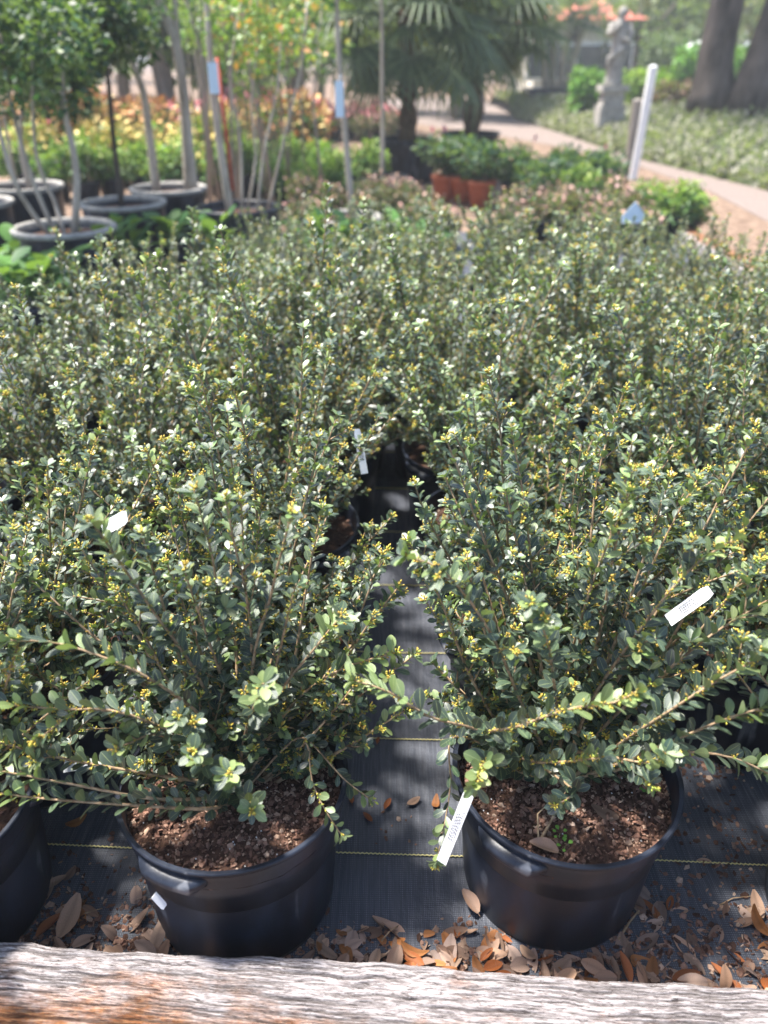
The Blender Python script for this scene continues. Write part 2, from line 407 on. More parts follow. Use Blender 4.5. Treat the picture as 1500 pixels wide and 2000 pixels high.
def dress(P, sp, stem, r0, bare=.12, Lmax=.031, gap=.0085, twigs=6, budp=.30, level=0, young=.10, sparse=False, rosette=True):
    if level == 0: budp *= rng.choice([.15, .5, 1.0, 1.9], p=[.25, .3, .25, .2])
    """stem tube plus leaves, side twigs and buds along polyline P"""
    n = len(P)
    r1 = max(.0009, r0 * .35)
    idx = list(range(0, n, 2)); 
    if idx[-1] != n - 1: idx.append(n - 1)
    rad = [r0 + (r1 - r0) * i / (n - 1) for i in idx]
    stem.tube([P[i] for i in idx], rad, 5 if level == 0 else 4)
    seg = np.linalg.norm(P[1] - P[0]); tot = seg * (n - 1)
    s = tot * bare; ph = rng.uniform(0, 6.28)
    twig_at = sorted(rng.uniform(tot * max(bare, .15), tot * .93, twigs)) if twigs else []
    while s < tot - .002:
        i = min(int(s / seg), n - 2); f = s / seg - i
        p = P[i] * (1 - f) + P[i + 1] * f; t = (P[i + 1] - P[i]); t /= np.linalg.norm(t)
        u = s / tot
        a = np.cross(t, UP); 
        if np.linalg.norm(a) < .05: a = np.array([1., 0, 0])
        a /= np.linalg.norm(a); b = np.cross(a, t)
        ph += 2.4 + rng.normal() * .25
        rd = a * math.cos(ph) + b * math.sin(ph)
        L = Lmax * rng.uniform(.72, 1.1) * (.62 + .38 * min(1, u * 2.2)) * (1 if u < .9 else .85)
        d = rd * rng.uniform(.65, 1.0) + t * rng.uniform(.5, 1.05) + UP * rng.uniform(.0, .35) + rng.normal(size=3) * .12
        nr = t * .5 + UP * .85 + rng.normal(size=3) * .28 - rd * .2
        y = rng.random()
        k = 0 if y < .24 else 1 if y < .52 else 2 if y < .78 else 3
        if u > .80 and rng.random() < young * 4: k = 4
        if u > .92 and rng.random() < young * 3: k = 5
        sp.leaf(p + rd * .001, d, nr, L, k, rng.uniform(.85, 1.15))
        if rng.random() < budp * (.25 + u):
            sp.buds(p + t * .002, rd * .8 + t * .4, 0, int(rng.integers(3, 7)), .0017, .0050)
        s += gap * rng.uniform(.7, 1.35) * (1.15 if sparse else 1.0) * (.75 if u > .85 else 1)
    tip = P[-1]; t = P[-1] - P[-2]; t /= np.linalg.norm(t)
    if rosette:
        a = np.cross(t, np.array([.3, .2, 1])); a /= np.linalg.norm(a) + 1e-9; b = np.cross(a, t)
        m = int(rng.integers(5, 9))
        yk = 4 if rng.random() < .35 else 3
        for k in range(m):
            an = 2 * math.pi * k / m + rng.normal() * .2; rd = a * math.cos(an) + b * math.sin(an)
            sp.leaf(tip - t * .002, rd * 1.0 + t * rng.uniform(.25, .9), t * 1.0 - rd * .25 + UP * .3, Lmax * rng.uniform(.58, .92), yk if rng.random() < .6 else 2, rng.uniform(.8, 1.0))
        if rng.random() < .72: sp.buds(tip + t * .003, t, 0, int(rng.integers(9, 18)), .0020, .0068)
    for s in twig_at:
        i = min(int(s / seg), n - 2); p = P[i]; t = (P[i + 1] - P[i]); t /= np.linalg.norm(t)
        rd = rng.normal(size=3); rd -= t * np.dot(rd, t); rd /= np.linalg.norm(rd)
        d = rd * .8 + t * .7 + UP * .35
        Lt = rng.uniform(.025, .085) * (1.25 - .6 * s / tot)
        Q = polyline(p, d, max(Lt, .02), .008, 3.0, .06, rng)
        if len(Q) >= 3: dress(Q, sp, stem, r0 * .4, .15, Lmax * .88, gap * .9, 0, budp * 1.1, 1, young)

def spray_mesh(sp, name, hi=False, sel=None):
    mb = MB(); T, F, rib = LEAF_HI if hi else LEAF_LO
    if sp.m:
        m = np.array(sp.m); c = np.array(sp.c)
        if sel is not None: m = m[sel]; c = c[sel]
        if len(m):
            cols = PAL[c] * rng.uniform(.75, 1.25, (len(c), 1)) * (1 + rng.normal(size=(len(c), 3)) * .05)
            mb.batch(T, F, m, cols, rib, 0)
    if sp.bm: mb.batch(BUD, OCT_F, np.array(sp.bm), np.array(sp.bc), None, 1)
    return mb.mesh(name, ['leaf', 'bud'])

# ------------------------------------------------------------------ pot and soil
POT_R, POT_H = .195, .285
def pot_mesh():
    mb = MB(); r, h = POT_R, POT_H
    prof = [(r * .79, 0), (r * .825, .002), (r * .835, .012), (r * .882, h * .45), (r * .915, h * .80), (r * .925, h * .835), (r * .955, h * .845), (r * .965, h * .93),
            (r * .985, h * .935), (r * .99, h * .965), (r * .975, h * .97), (r * 1.0, h * .978), (r * 1.005, h * .995), (r * .992, h), (r * .962, h * .998), (r * .945, h * .97), (r * .94, h * .80), (r * .90, h * .60), (0.01, h * .60)]
    mb.lathe(prof[:5] + prof[5:6], 72, close=True)
    for a, b in ((5, 6), (6, 7), (7, 8), (8, 9), (9, 10), (10, 11), (11, 13), (13, 14), (14, len(prof) - 1)): mb.lathe(prof[a:b + 1], 72)
    return mb.mesh('pot', 'pot')
def handle_mesh():
    """curved grip lip under the rim, spanning about 30 degrees"""
    mb = MB(); r, h = POT_R, POT_H; V = []; F = []; n = 14
    for i in range(n + 1):
        u = i / n; a = R(-19 + 38 * u); e = min(1, math.sin(math.pi * u) * 1.6)
        o = .004 + .016 * e
        for rr, z in ((r * .955, h * .945), (r * .965 + o, h * .94), (r * .965 + o * 1.05, h * .90), (r * .955 + o * .55, h * (.90 - .075 * e)), (r * .93, h * (.885 - .075 * e))):
            V.append((rr * math.cos(a), rr * math.sin(a), z))
    for i in range(n):
        for k in range(4): F.append((i * 5 + k, i * 5 + k + 1, i * 5 + 6 + k, i * 5 + 5 + k)[::-1])
    F += [(0, 1, 2, 3, 4), tuple(n * 5 + k for k in (4, 3, 2, 1, 0))]
    mb.add(V, F); return mb.mesh('handle', 'pot')
CHIP_COL = np.array([(.072, .038, .028), (.13, .070, .050), (.20, .108, .078), (.27, .160, .118), (.36, .24, .175), (.44, .32, .245)])
def chips(mb, pts, smin, smax, probs=(.22, .28, .24, .14, .08, .04)):
    N = len(pts); V0 = []
    ids = rng.choice(6, N, p=np.array(probs) / sum(probs))
    B = np.array([(-1, -.6, -.25), (.1, -1, -.25), (1, -.4, -.25), (.9, .7, -.25), (-.3, 1, -.25), (-.9, .5, .25), (-.85, -.45, .25), (.1, -.8, .3), (.8, -.2, .2), (.6, .6, .3), (-.25, .75, .25)])
    B = np.array([(-1, -.6, -.2), (.2, -1, -.2), (1, -.2, -.2), (.6, .9, -.2), (-.6, .8, -.2), (-.8, -.5, .22), (.15, -.8, .28), (.8, -.1, .2), (.5, .7, .25), (-.5, .6, .2)])
    F = [(4, 3, 2, 1, 0), (5, 6, 7, 8, 9)] + [(i, (i + 1) % 5, 5 + (i + 1) % 5, 5 + i) for i in range(5)]
    ms = []
    for p in pts:
        s = smin * (smax / smin) ** (rng.random() ** 1.6); st = rng.uniform(.8, 2.4) if rng.random() < .35 else rng.uniform(.7, 1.3)
        nr = UP + rng.normal(size=3) * .38; A = frame(rng.normal(size=3) + 1e-3, nr) * np.array([s / math.sqrt(st), s * st ** .5, s * rng.uniform(.5, 1.1)])
        ms.append(np.concatenate([A, np.array(p)[:, None]], 1))
    mb.batch(B, F, np.array(ms), CHIP_COL[ids] * rng.uniform(.75, 1.3, (N, 1)), None, 0)
SOIL_Z = POT_H * .83
def soil_mesh(n):
    mb = MB(); V = [(0, 0, SOIL_Z + .012)]; F = []; nr, ns = 10, 40
    for i in range(1, nr + 1):
        for k in range(ns):
            a = 2 * math.pi * k / ns; r = POT_R * .945 * i / nr
            V.append((r * math.cos(a), r * math.sin(a), SOIL_Z + .012 * (1 - (i / nr) ** 2) + rng.normal() * .0018))
    F += [(0, 1 + k, 1 + (k + 1) % ns) for k in range(ns)]
    for i in range(nr - 1):
        for k in range(ns): F.append((1 + i * ns + k, 1 + (i + 1) * ns + k, 1 + (i + 1) * ns + (k + 1) % ns, 1 + i * ns + (k + 1) % ns))
    mb.add(V, F); me = mb.mesh('soil', 'soil')
    mc = MB(); pts = []
    for _ in range(n):
        r = POT_R * .93 * math.sqrt(rng.random()); a = rng.uniform(0, 6.283)
        pts.append((r * math.cos(a), r * math.sin(a), SOIL_Z + .012 * (1 - (r / POT_R) ** 2) + rng.uniform(-.001, .004)))
    chips(mc, pts, .0014, .0062)
    # a few white fertiliser beads
    bm = []
    for _ in range(max(4, n // 150)):
        r = POT_R * .9 * math.sqrt(rng.random()); a = rng.uniform(0, 6.283); k = .0016
        bm.append(np.concatenate([np.eye(3) * k, np.array([[r * math.cos(a)], [r * math.sin(a)], [SOIL_Z + .014]])], 1))
    mc.batch(OCT, OCT_F, np.array(bm), np.full((len(bm), 3), .7), None, 0)
    return me, mc.mesh('bark_chips', 'chip', smooth=False)
POT, HANDLE = pot_mesh(), handle_mesh()
SOIL_HI = [soil_mesh(5600), soil_mesh(5600)]; SOIL_LO = soil_mesh(500)

def place_pot(root, soil, rz, tilt=(0, 0)):
    p = inst('pot', POT, root, rot=(tilt[0], tilt[1], rz))
    for a in (0, math.pi): inst('handle', HANDLE, p, rot=(0, 0, a))
    s = inst('soil', soil[0], root, rot=(tilt[0], tilt[1], rz))
    c = inst('bark_chips', soil[1], s); c['kind'] = 'stuff'

# ================================================================== SETTING
def sheet(name, pts, z, mat, sub=0):
    mb = MB(); mb.add([(p[0], p[1], z) for p in pts], [tuple(range(len(pts)))])
    o = mb.build(name, mat, smooth=False); return tag(o, kind='structure')
sheet('ground', [(-260, -6), (260, -6), (260, 420), (-260, 420)], -.008, 'ground')
# gravel path curving back to the left
pth_near = [at_z(*p) for p in ((1720, 460), (1500, 432), (1385, 372), (1230, 318), (1090, 285), (960, 262), (800, 240))]
pth_far = [at_z(*p) for p in ((740, 192), (900, 190), (1010, 208), (1080, 240), (1215, 292), (1330, 322), (1500, 366), (1720, 420))]
sheet('path', [(p.x, p.y) for p in pth_near + pth_far], -.003, 'gravel')
# ground cloth of the bed, gently uneven
def cloth():
    mb = MB(); x0, x1, y0, y1 = -3.6, 2.42, .66, 7.2; nx, ny = 90, 110
    H = lambda x, y: .006 + .0065 * math.sin(2.1 * x + 1.3 * y) * math.sin(3.3 * y - .7 * x) + .002 * math.sin(11 * x + 3 * y)
    V = []; 
    for j in range(ny + 1):
        for i in range(nx + 1):
            x = x0 + (x1 - x0) * i / nx; y = y0 + (y1 - y0) * (j / ny) ** 1.5; V.append((x, y, H(x, y) + .004))
    F = [(j * (nx + 1) + i, j * (nx + 1) + i + 1, (j + 1) * (nx + 1) + i + 1, (j + 1) * (nx + 1) + i) for j in range(ny) for i in range(nx)]
    mb.add(V, F); o = tag(mb.build('ground_cloth', 'cloth'), kind='structure')
    # woven-in yellow marker threads, slightly zigzag
    for k in range(9):
        yk = .955 + .2975 * k; t = MB(); pts = []
        x = -2.6
        while x < 2.35:
            y = yk - .040 * x + .006 * math.sin(2.2 * x + k)
            zz = max(H(x, y), H(x + .01, y)) + .0072
            pts.append((x, y + (.0011 if len(pts) % 2 else -.0011), zz)); x += .0042 if k < 3 else .012
        t.tube(pts, .0016, 4); t.build('yellow_thread', 'thread', o)
    return H
CLOTH_H = cloth()

# front timber: worn, split sleeper with real furrows
def timber(name, L, W, H, label, loc, rz, nx=260, ny=70, seed=0, amp=1.0, ncrack=300):
    r = np.random.default_rng(seed)
    mb = MB(); per = []
    # cross-section outline (y,z), top face finely divided
    cs = [(-W / 2, 0)] + [(-W / 2, H * t) for t in (.3, .6, .85)]
    top = [(-W / 2 + W * k / ny, H) for k in range(ny + 1)]
    cs += top + [(W / 2, H * t) for t in (.85, .6, .3)] + [(W / 2, 0)]
    nc = len(cs)
    xs = np.linspace(-L / 2, L / 2, nx + 1)
    ew = .004 * np.sin(3.1 * xs + 1) + .003 * np.sin(9.7 * xs + 2) + .0012 * np.sin(31 * xs) + .0012 * np.sin(67 * xs + 1) + r.normal(size=nx + 1) * .0003
    CS = np.array(cs); Yc = CS[None, :, 0].repeat(nx + 1, 0); Zc = CS[None, :, 1].repeat(nx + 1, 0); X = xs[:, None].repeat(nc, 1)
    on = Zc >= H * .999
    dz = .003 * np.sin(2.3 * X + 5 * Yc) * np.sin(1.1 * X)
    wand = .006 * np.sin(4.3 * X + 1) + .003 * np.sin(11 * X + 2.2)
    for _ in range(26):
        fq, ph, fx, px = r.uniform(120, 900), r.uniform(0, 6.3), r.uniform(2, 16), r.uniform(0, 6.3)
        dz += .00008 * amp * np.sin(fq * (Yc + wand) + ph + 1.6 * np.sin(fx * X + px))
    dark_mask = np.zeros_like(dz)  # mask that darkens the colour along each crack
    for _ in range(int(ncrack)):
        x0 = r.uniform(-L / 2, L / 2); ln = r.uniform(.012, .05) if r.random() < .75 else r.uniform(.06, .30); y0 = r.uniform(-W / 2, W / 2)
        i0, i1 = np.searchsorted(xs, [x0 - ln / 2, x0 + ln / 2])
        if i1 - i0 < 2: continue
        t = (xs[i0:i1] - x0) / (ln / 2); yc = y0 - wand[i0:i1, 0] + np.cumsum(r.normal(size=i1 - i0)) * .00022
        wd = (r.uniform(.0006, .0013) + .012 * (ln - .012) * .35) * (1 - t * t) ** .5 + 1e-5
        m = np.exp(-((Yc[i0:i1] - yc[:, None]) / wd[:, None]) ** 2) * (1 - t * t)[:, None]
        dz[i0:i1] -= m * r.uniform(.001, .003); dark_mask[i0:i1] = np.maximum(dark_mask[i0:i1], m)
    e = np.minimum(Yc + W / 2, W / 2 - Yc)
    dz -= .004 * np.maximum(0, 1 - e / .007) ** 2
    Zc = np.where(on, Zc + dz, Zc); Yo = Yc + ew[:, None] * np.clip(np.abs(Yc) / (W * .3), 0, 1)
    V = np.stack([X, Yo, np.maximum(0, Zc)], 2).reshape(-1, 3)
    crk = np.where(on, dark_mask, 0).reshape(-1)
    F = [(i * nc + k, i * nc + k + 1, (i + 1) * nc + k + 1, (i + 1) * nc + k)[::-1] for i in range(nx) for k in range(nc - 1)]
    F += [(i * nc + nc - 1, i * nc, (i + 1) * nc, (i + 1) * nc + nc - 1)[::-1] for i in range(nx)]
    F += [tuple(range(nc)), tuple(nx * nc + k for k in range(nc))[::-1]]
    mb.add(V, F, np.stack([crk] * 4, 1)); o = mb.build(name, 'timber', loc=loc); o.rotation_euler = (0, 0, rz)
    return tag(o, label, 'timber')
TIM_H = .135
tb = [at_z(x, y, TIM_H) for x, y in ((0, 1832), (1500, 1932))]
rz_t = math.atan2(tb[1].y - tb[0].y, tb[1].x - tb[0].x)
mid = (tb[0] + tb[1]) / 2; W_T = .24
nrm = Vector((-math.sin(rz_t), math.cos(rz_t), 0))
tc_ = mid - nrm * (W_T / 2)
timber('landscape_timber', 2.5, W_T, TIM_H, 'weathered grey and rust-brown timber along the bottom of the picture', (tc_.x, tc_.y, -.006), rz_t, 900, 240, 3, 1.0, 2600)
timber('landscape_timber', 6.6, .17, .13, 'grey timber edging the right side of the shrub bed', (2.53, 4.05, -.006), R(90.5), 120, 24, 8, 1.2)

# ================================================================== POTTED SHRUBS
GROUP_S = 'potted evergreen shrubs standing in rows'
ORD = ['front', 'second', 'third', 'fourth', 'fifth', 'sixth', 'seventh', 'eighth', 'ninth', 'tenth']

# branch templates for the rows behind, by lean
TEMPL = {}
for cls, el in (('up', 79), ('steep', 62), ('mid', 45), ('low', 26), ('fill', 50)):
    TEMPL[cls] = []
    for k in range(5 if cls != 'fill' else 4):
        st = MB(); sp = Spray()
        ln = {'up': .56, 'steep': .52, 'mid': .42, 'low': .30, 'fill': .22}[cls] * rng.uniform(.88, 1.1)
        e = R(el + rng.uniform(-6, 6))
        P = polyline((0, 0, 0), (math.cos(e), rng.normal() * .08, math.sin(e)), ln, .012, {'up': .1, 'steep': .25, 'mid': .4, 'low': .7, 'fill': .6}[cls], .020, rng)
        dress(P, sp, st, .0036 if cls != 'fill' else .002, .10, .0240, .0068, 6 if cls != 'fill' else 4, .16)
        TEMPL[cls].append((st.mesh('branch', 'bark_stem'), spray_mesh(sp, 'foliage')))

def shrub_instanced(x, y, label, n_main, hs, low=True, dens=1.0):
    root = empty('potted_shrub', (x, y, .008), label, 'shrub', GROUP_S)
    place_pot(root, SOIL_LO, rng.uniform(0, 6.28))
    plan = [('up', 11), ('steep', 18), ('mid', 15), ('low', 6 if low else 3), ('fill', 12)]; dens *= rng.uniform(.82, 1.12)
    for cls, n in plan:
        n = max(1, int(round(n * dens))); a0 = rng.uniform(0, 6.28)
        for k in range(n):
            me, fo = TEMPL[cls][int(rng.integers(len(TEMPL[cls])))]
            a = a0 + 6.283 * k / n + rng.normal() * .25; rr = rng.uniform(.0, .075)
            s = hs * (rng.uniform(.72, 1.12) if rng.random() < .8 else rng.uniform(1.1, 1.32))
            if abs(x) < .45 and y < 1.9 and cls != 'up' and -math.cos(a) * math.copysign(1, x) > .3: s *= {'steep': .88, 'mid': .68, 'low': .55, 'fill': .8}[cls]
            o = inst('branch', me, root, (rr * math.cos(a), rr * math.sin(a), SOIL_Z + .004), (rng.normal() * .10, rng.normal() * .10, a), s)
            inst('foliage', fo, o)['kind'] = 'stuff'

# leaf meshes shared by the single leaves of the nearest shrubs
LEAF_MESH = []
for pi in range(len(PAL)):
    row = []
    for k in range(3):
        T, F, rib = leaf_template([.10, .22, .38, .54, .70, .83, .92, .97], fold=(.10, .22, .3)[k], curl=(.10, .2, .04)[k], wid=(.25, .27, .23)[k])
        mb = MB(); c = np.concatenate([np.tile(PAL[pi] * (.9, 1.0, 1.12)[k], (len(T), 1)), rib[:, None]], 1)
        mb.add(T, F, c); row.append(mb.mesh('leaf', 'leaf'))
    LEAF_MESH.append(row)
CAMP = np.array([0, 0, CAM_H])
def shrub_hero(x, y, label, rz, soil, tilt=(0, 0), heroes=(), n=(9, 13, 12, 8, 14), hs=1.0, az=None, single=300):
    base = np.array([x, y, .008]); root = empty('potted_shrub', (x, y, .008), label, 'shrub', GROUP_S)
    place_pot(root, soil, rz, tilt)
    sp = Spray(); owner = []; branches = []
    def grow(P, **kw):
        st = MB(); dress(P, sp, st, **kw)
        b = st.build('branch', 'bark_stem', root); branches.append(b); owner.extend([b] * (len(sp.m) - len(owner)))
    spec = [(76, .54, .1), (57, .53, .15), (41, .47, .3), (24, .34, .5), (52, .20, .6)]
    for (el, ln, lift), cnt in zip(spec, n):
        a0 = rng.uniform(0, 6.28)
        for k in range(cnt):
            a = a0 + 6.283 * k / cnt + rng.normal() * .25
            e = R(el + rng.normal() * 7); rr = rng.uniform(0, .07)
            if heroes and -math.sin(a) > -.15 and el < 80:      # strands grow to the sides and back, the soil in front stays open
                a = (math.pi if math.cos(a) < 0 else 0) + (-1 if math.cos(a) < 0 else 1) * rng.uniform(-.15, 1.2)
            if el > 80 and heroes: a = rng.uniform(.3, 2.84)
            P = polyline((rr * math.cos(a), rr * math.sin(a) + (.035 if heroes else 0), SOIL_Z + .004), (math.cos(a) * math.cos(e), math.sin(a) * math.cos(e), math.sin(e)), ln * hs * (rng.uniform(.74, 1.08) if rng.random() < .82 else rng.uniform(1.08, 1.25)), .011, lift, .020, rng)
            if abs(x) < .45 and -math.cos(a) * math.copysign(1, x) > .3 and el < 72: P = P[:max(5, int(len(P) * (.84 if el > 52 else .62)))]
            # keep the strands in front of the pot short so the soil stays in view
            grow(P, r0=.0040 if ln > .3 else .0022, Lmax=.0250, gap=.0068, twigs=6 if ln > .3 else 4, budp=.28)
    for h in heroes:
        ctrl = [np.array(at_d(*c)) - base for c in h['c']]
        if h.get('root', True): ctrl = [np.array([h.get('ox', 0), h.get('oy', 0), SOIL_Z + .004])] + ctrl
        grow(catmull(ctrl, .011), r0=h.get('r', .0038), bare=h.get('bare', .1), Lmax=h.get('L', .035) * .92, gap=h.get('gap', .0062), twigs=h.get('tw', 4), budp=h.get('b', .35), young=h.get('y', .15), sparse=h.get('sp', False))
    m = np.array(sp.m); c = np.array(sp.c); pos = m[:, :, 3] + base
    ctr = pos + m[:, :, 1] * .5
    d = np.linalg.norm(ctr - CAMP, axis=1); face = np.abs(np.einsum('ni,ni->n', (CAMP - ctr) / d[:, None], m[:, :, 2] / np.linalg.norm(m[:, :, 2], axis=1)[:, None]))
    area = np.linalg.norm(m[:, :, 1], axis=1) ** 2 * (face + .15) / d ** 2
    # nearest outer leaves show largest: prefer those on the camera side of the shrub
    out = (d.mean() - d)
    order = np.argsort(-(area / area.mean() + out * 6))
    big = order[:single]
    sel = np.ones(len(m), bool); sel[big] = False
    o = inst('foliage', spray_mesh(sp, 'foliage', True, sel), root); o['kind'] = 'stuff'
    for i in big:
        A = m[i]; me = LEAF_MESH[c[i]][int(rng.integers(3))]
        lo = bpy.data.objects.new('leaf', me); link(lo, owner[i])
        lo.matrix_local = Matrix([list(A[0]), list(A[1]), list(A[2]), [0, 0, 0, 1]])

H1 = [  # left front shrub: low strands to the left, rosettes facing the camera, strands over the right rim
    dict(c=[(430, 1535, .90), (250, 1505, .86), (90, 1475, .84), (-30, 1440, .83)], L=.038, b=.5, tw=2),
    dict(c=[(420, 1560, .84), (300, 1560, .80), (130, 1530, .80), (-30, 1500, .79)], L=.034, b=.25, tw=0, sp=True),
    dict(c=[(400, 1580, .80), (250, 1572, .79), (110, 1562, .78), (-40, 1545, .77)], L=.032, b=.2, tw=0, sp=True),
    dict(c=[(440, 1540, .84), (447, 1510, .76)], L=.036, b=.5, y=.5, r=.003, tw=0),
    dict(c=[(420, 1520, .86), (378, 1470, .76)], L=.036, b=.6, y=.5, r=.003, tw=0),
    dict(c=[(400, 1490, .88), (350, 1400, .80)], L=.035, b=.5, y=.4, r=.003, tw=1),
    dict(c=[(480, 1560, .82), (492, 1582, .76)], L=.034, b=.5, r=.002, tw=0),
    dict(c=[(480, 1430, .88), (515, 1335, .80)], L=.038, b=.5, y=.4, tw=2),
    dict(c=[(430, 1440, .90), (300, 1330, .84), (130, 1260, .84), (20, 1250, .85)], L=.036, b=.5, tw=4),
    dict(c=[(420, 1480, .88), (250, 1395, .84), (110, 1385, .84), (0, 1375, .84)], L=.036, b=.45, tw=3),
    dict(c=[(330, 1440, .86), (230, 1460, .80)], L=.038, b=.6, tw=1),
    dict(c=[(530, 1380, .92), (620, 1260, .92), (665, 1205, .92)], L=.038, b=.5, y=.4, tw=4),
    dict(c=[(560, 1390, .95), (660, 1310, .96), (770, 1275, .97)], L=.036, b=.5, y=.3, tw=4),
    dict(c=[(560, 1420, .95), (620, 1465, .92), (670, 1520, .88), (722, 1560, .86)], L=.028, b=.15, tw=0, sp=True, r=.0028),
    dict(c=[(585, 1440, .92), (610, 1530, .84), (640, 1590, .80), (668, 1632, .78)], L=.026, b=.15, tw=0, sp=True, r=.0026),
    dict(c=[(400, 1350, .92), (290, 1180, .90), (180, 1020, .88)], L=.036, b=.45, tw=6),
    dict(c=[(430, 1300, .95), (420, 1120, .95), (380, 960, .94)], L=.035, b=.4, tw=6),
]
H2 = [  # right front shrub: long arching strands to both sides
    dict(c=[(1010, 1470, .92), (930, 1425, .86), (840, 1400, .84), (760, 1352, .83), (690, 1328, .83)], L=.035, b=.3, y=.5, tw=1, bare=.2),
    dict(c=[(960, 1440, .88), (1010, 1420, .82), (1110, 1385, .79), (1200, 1372, .78), (1245, 1350, .78)], L=.037, b=.5, y=.5, tw=1, bare=.2),
    dict(c=[(1200, 1460, .90), (1290, 1400, .84), (1400, 1330, .82), (1530, 1260, .82)], L=.038, b=.5, tw=5),
    dict(c=[(1210, 1490, .88), (1330, 1440, .82), (1430, 1400, .80), (1540, 1370, .80)], L=.035, b=.5, y=.3, tw=5),
    dict(c=[(1220, 1500, .90), (1330, 1470, .86), (1430, 1480, .84), (1520, 1520, .83)], L=.036, b=.3, tw=3),
    dict(c=[(1180, 1420, .94), (1280, 1330, .92), (1390, 1240, .92), (1520, 1160, .93)], L=.036, b=.5, tw=6),
    dict(c=[(980, 1470, .94), (885, 1440, .90), (880, 1530, .87), (870, 1600, .84), (852, 1685, .80)], L=.026, b=.1, tw=0, sp=True, r=.0026, bare=.3),
    dict(c=[(990, 1500, .88), (945, 1490, .80), (930, 1535, .755)], L=.036, b=.5, y=.2, tw=0, r=.003),
    dict(c=[(1060, 1500, .90), (1120, 1545, .82), (1088, 1572, .78)], L=.032, b=.2, y=0, tw=1, r=.003),
    dict(c=[(1030, 1400, .94), (960, 1240, .90), (870, 1120, .88), (790, 1085, .88)], L=.036, b=.7, tw=5),
    dict(c=[(1090, 1400, .95), (1070, 1260, .88), (1040, 1180, .85)], L=.035, b=.7, y=.3, tw=5),
    dict(c=[(1150, 1380, .95), (1250, 1230, .92), (1350, 1110, .92), (1440, 1050, .93)], L=.036, b=.5, tw=6),
    dict(c=[(1100, 1360, .98), (1150, 1160, .96), (1230, 960, .96)], L=.036, b=.5, tw=6),
    dict(c=[(1010, 1480, .92), (1060, 1490, .84), (1175, 1480, .78)], L=.036, b=.6, tw=2),
    dict(c=[(1120, 1470, .90), (1260, 1490, .80), (1300, 1470, .77)], L=.034, b=.4, tw=2),
]
shrub_hero(-.258, .888, 'dark-leaved shrub in black pot, front row, left of the cloth aisle', R(-112), SOIL_HI[0], (R(1.0), R(-3.5)), H1, (10, 14, 14, 7, 14), 1.0)
shrub_hero(.315, .925, 'shrub in black pot with long arching strands, front row right of the aisle', R(-128), SOIL_HI[1], (0, 0), H2, (10, 14, 14, 7, 14), 1.03)
shrub_hero(-.785, .86, 'shrub whose black pot is cut by the left edge of the picture, front row', R(20), SOIL_LO, n=(6, 9, 8, 4, 8), hs=.85, single=200)
shrub_hero(.865, .83, 'shrub whose black pot is cut by the right edge of the picture, front row', R(20), SOIL_LO, n=(6, 9, 8, 5, 8), hs=.9, single=200)
shrub_hero(-.265, 1.31, 'shrub in second row, its black pot showing left of the aisle', R(40), SOIL_LO, n=(11, 17, 15, 8, 12))
shrub_hero(.325, 1.33, 'shrub in second row, next to the aisle on its right side', R(10), SOIL_LO, n=(11, 17, 15, 8, 12))
shrub_hero(-.735, 1.22, 'shrub in second row, outer column behind the pot on the left edge', R(10), SOIL_LO, n=(10, 16, 14, 8, 12), hs=.92)
shrub_hero(.82, 1.32, 'shrub in second row, outer column behind the pot on the right edge', R(70), SOIL_LO, n=(11, 17, 15, 8, 12))
COLS_L = [-.262, -.75, -1.22]; COLS_R = [.315, .81, 1.30, 1.76]
WHICH = ['first', 'second', 'third', 'fourth']
for r_ in range(2, 9):
    yb = 1.33 + .435 * (r_ - 1)
    for side, cols in (('left', COLS_L), ('right', COLS_R)):
        for ci, cx in enumerate(cols):
            if abs(cx) > .52 * (yb + .55) + .32: continue
            if side == 'left' and ci == 2 and r_ > 6: continue
            
            if r_ > 2: cx = cx + (.05 if side == 'left' else -.05) * min(r_ - 2, 3)
            x = cx + rng.normal() * .018 + .012 * (r_ - 2) * (0.3 if side == 'left' else -.2); y = yb - .035 * cx + rng.normal() * .02
            hs = {'left': (1.0, .96, .94), 'right': (.98, 1.0, .92, .88)}[side][ci] * (.98, .98, .98, .97, .95, .90, .84, .80, .78)[r_] * rng.uniform(.86, 1.10)
            shrub_instanced(x, y, f'evergreen shrub in black pot, {ORD[r_]} row back, {WHICH[ci]} column {side} of the aisle', 0, hs, dens=1.0 if r_ < 6 else .85)
for ci, cx in ((2, -1.22), (2, 1.32)):
    shrub_instanced(cx, 1.36 if cx > 0 else 1.30, f'evergreen shrub in black pot, second row back, third column {"left" if cx < 0 else "right"} of the aisle', 0, .9)

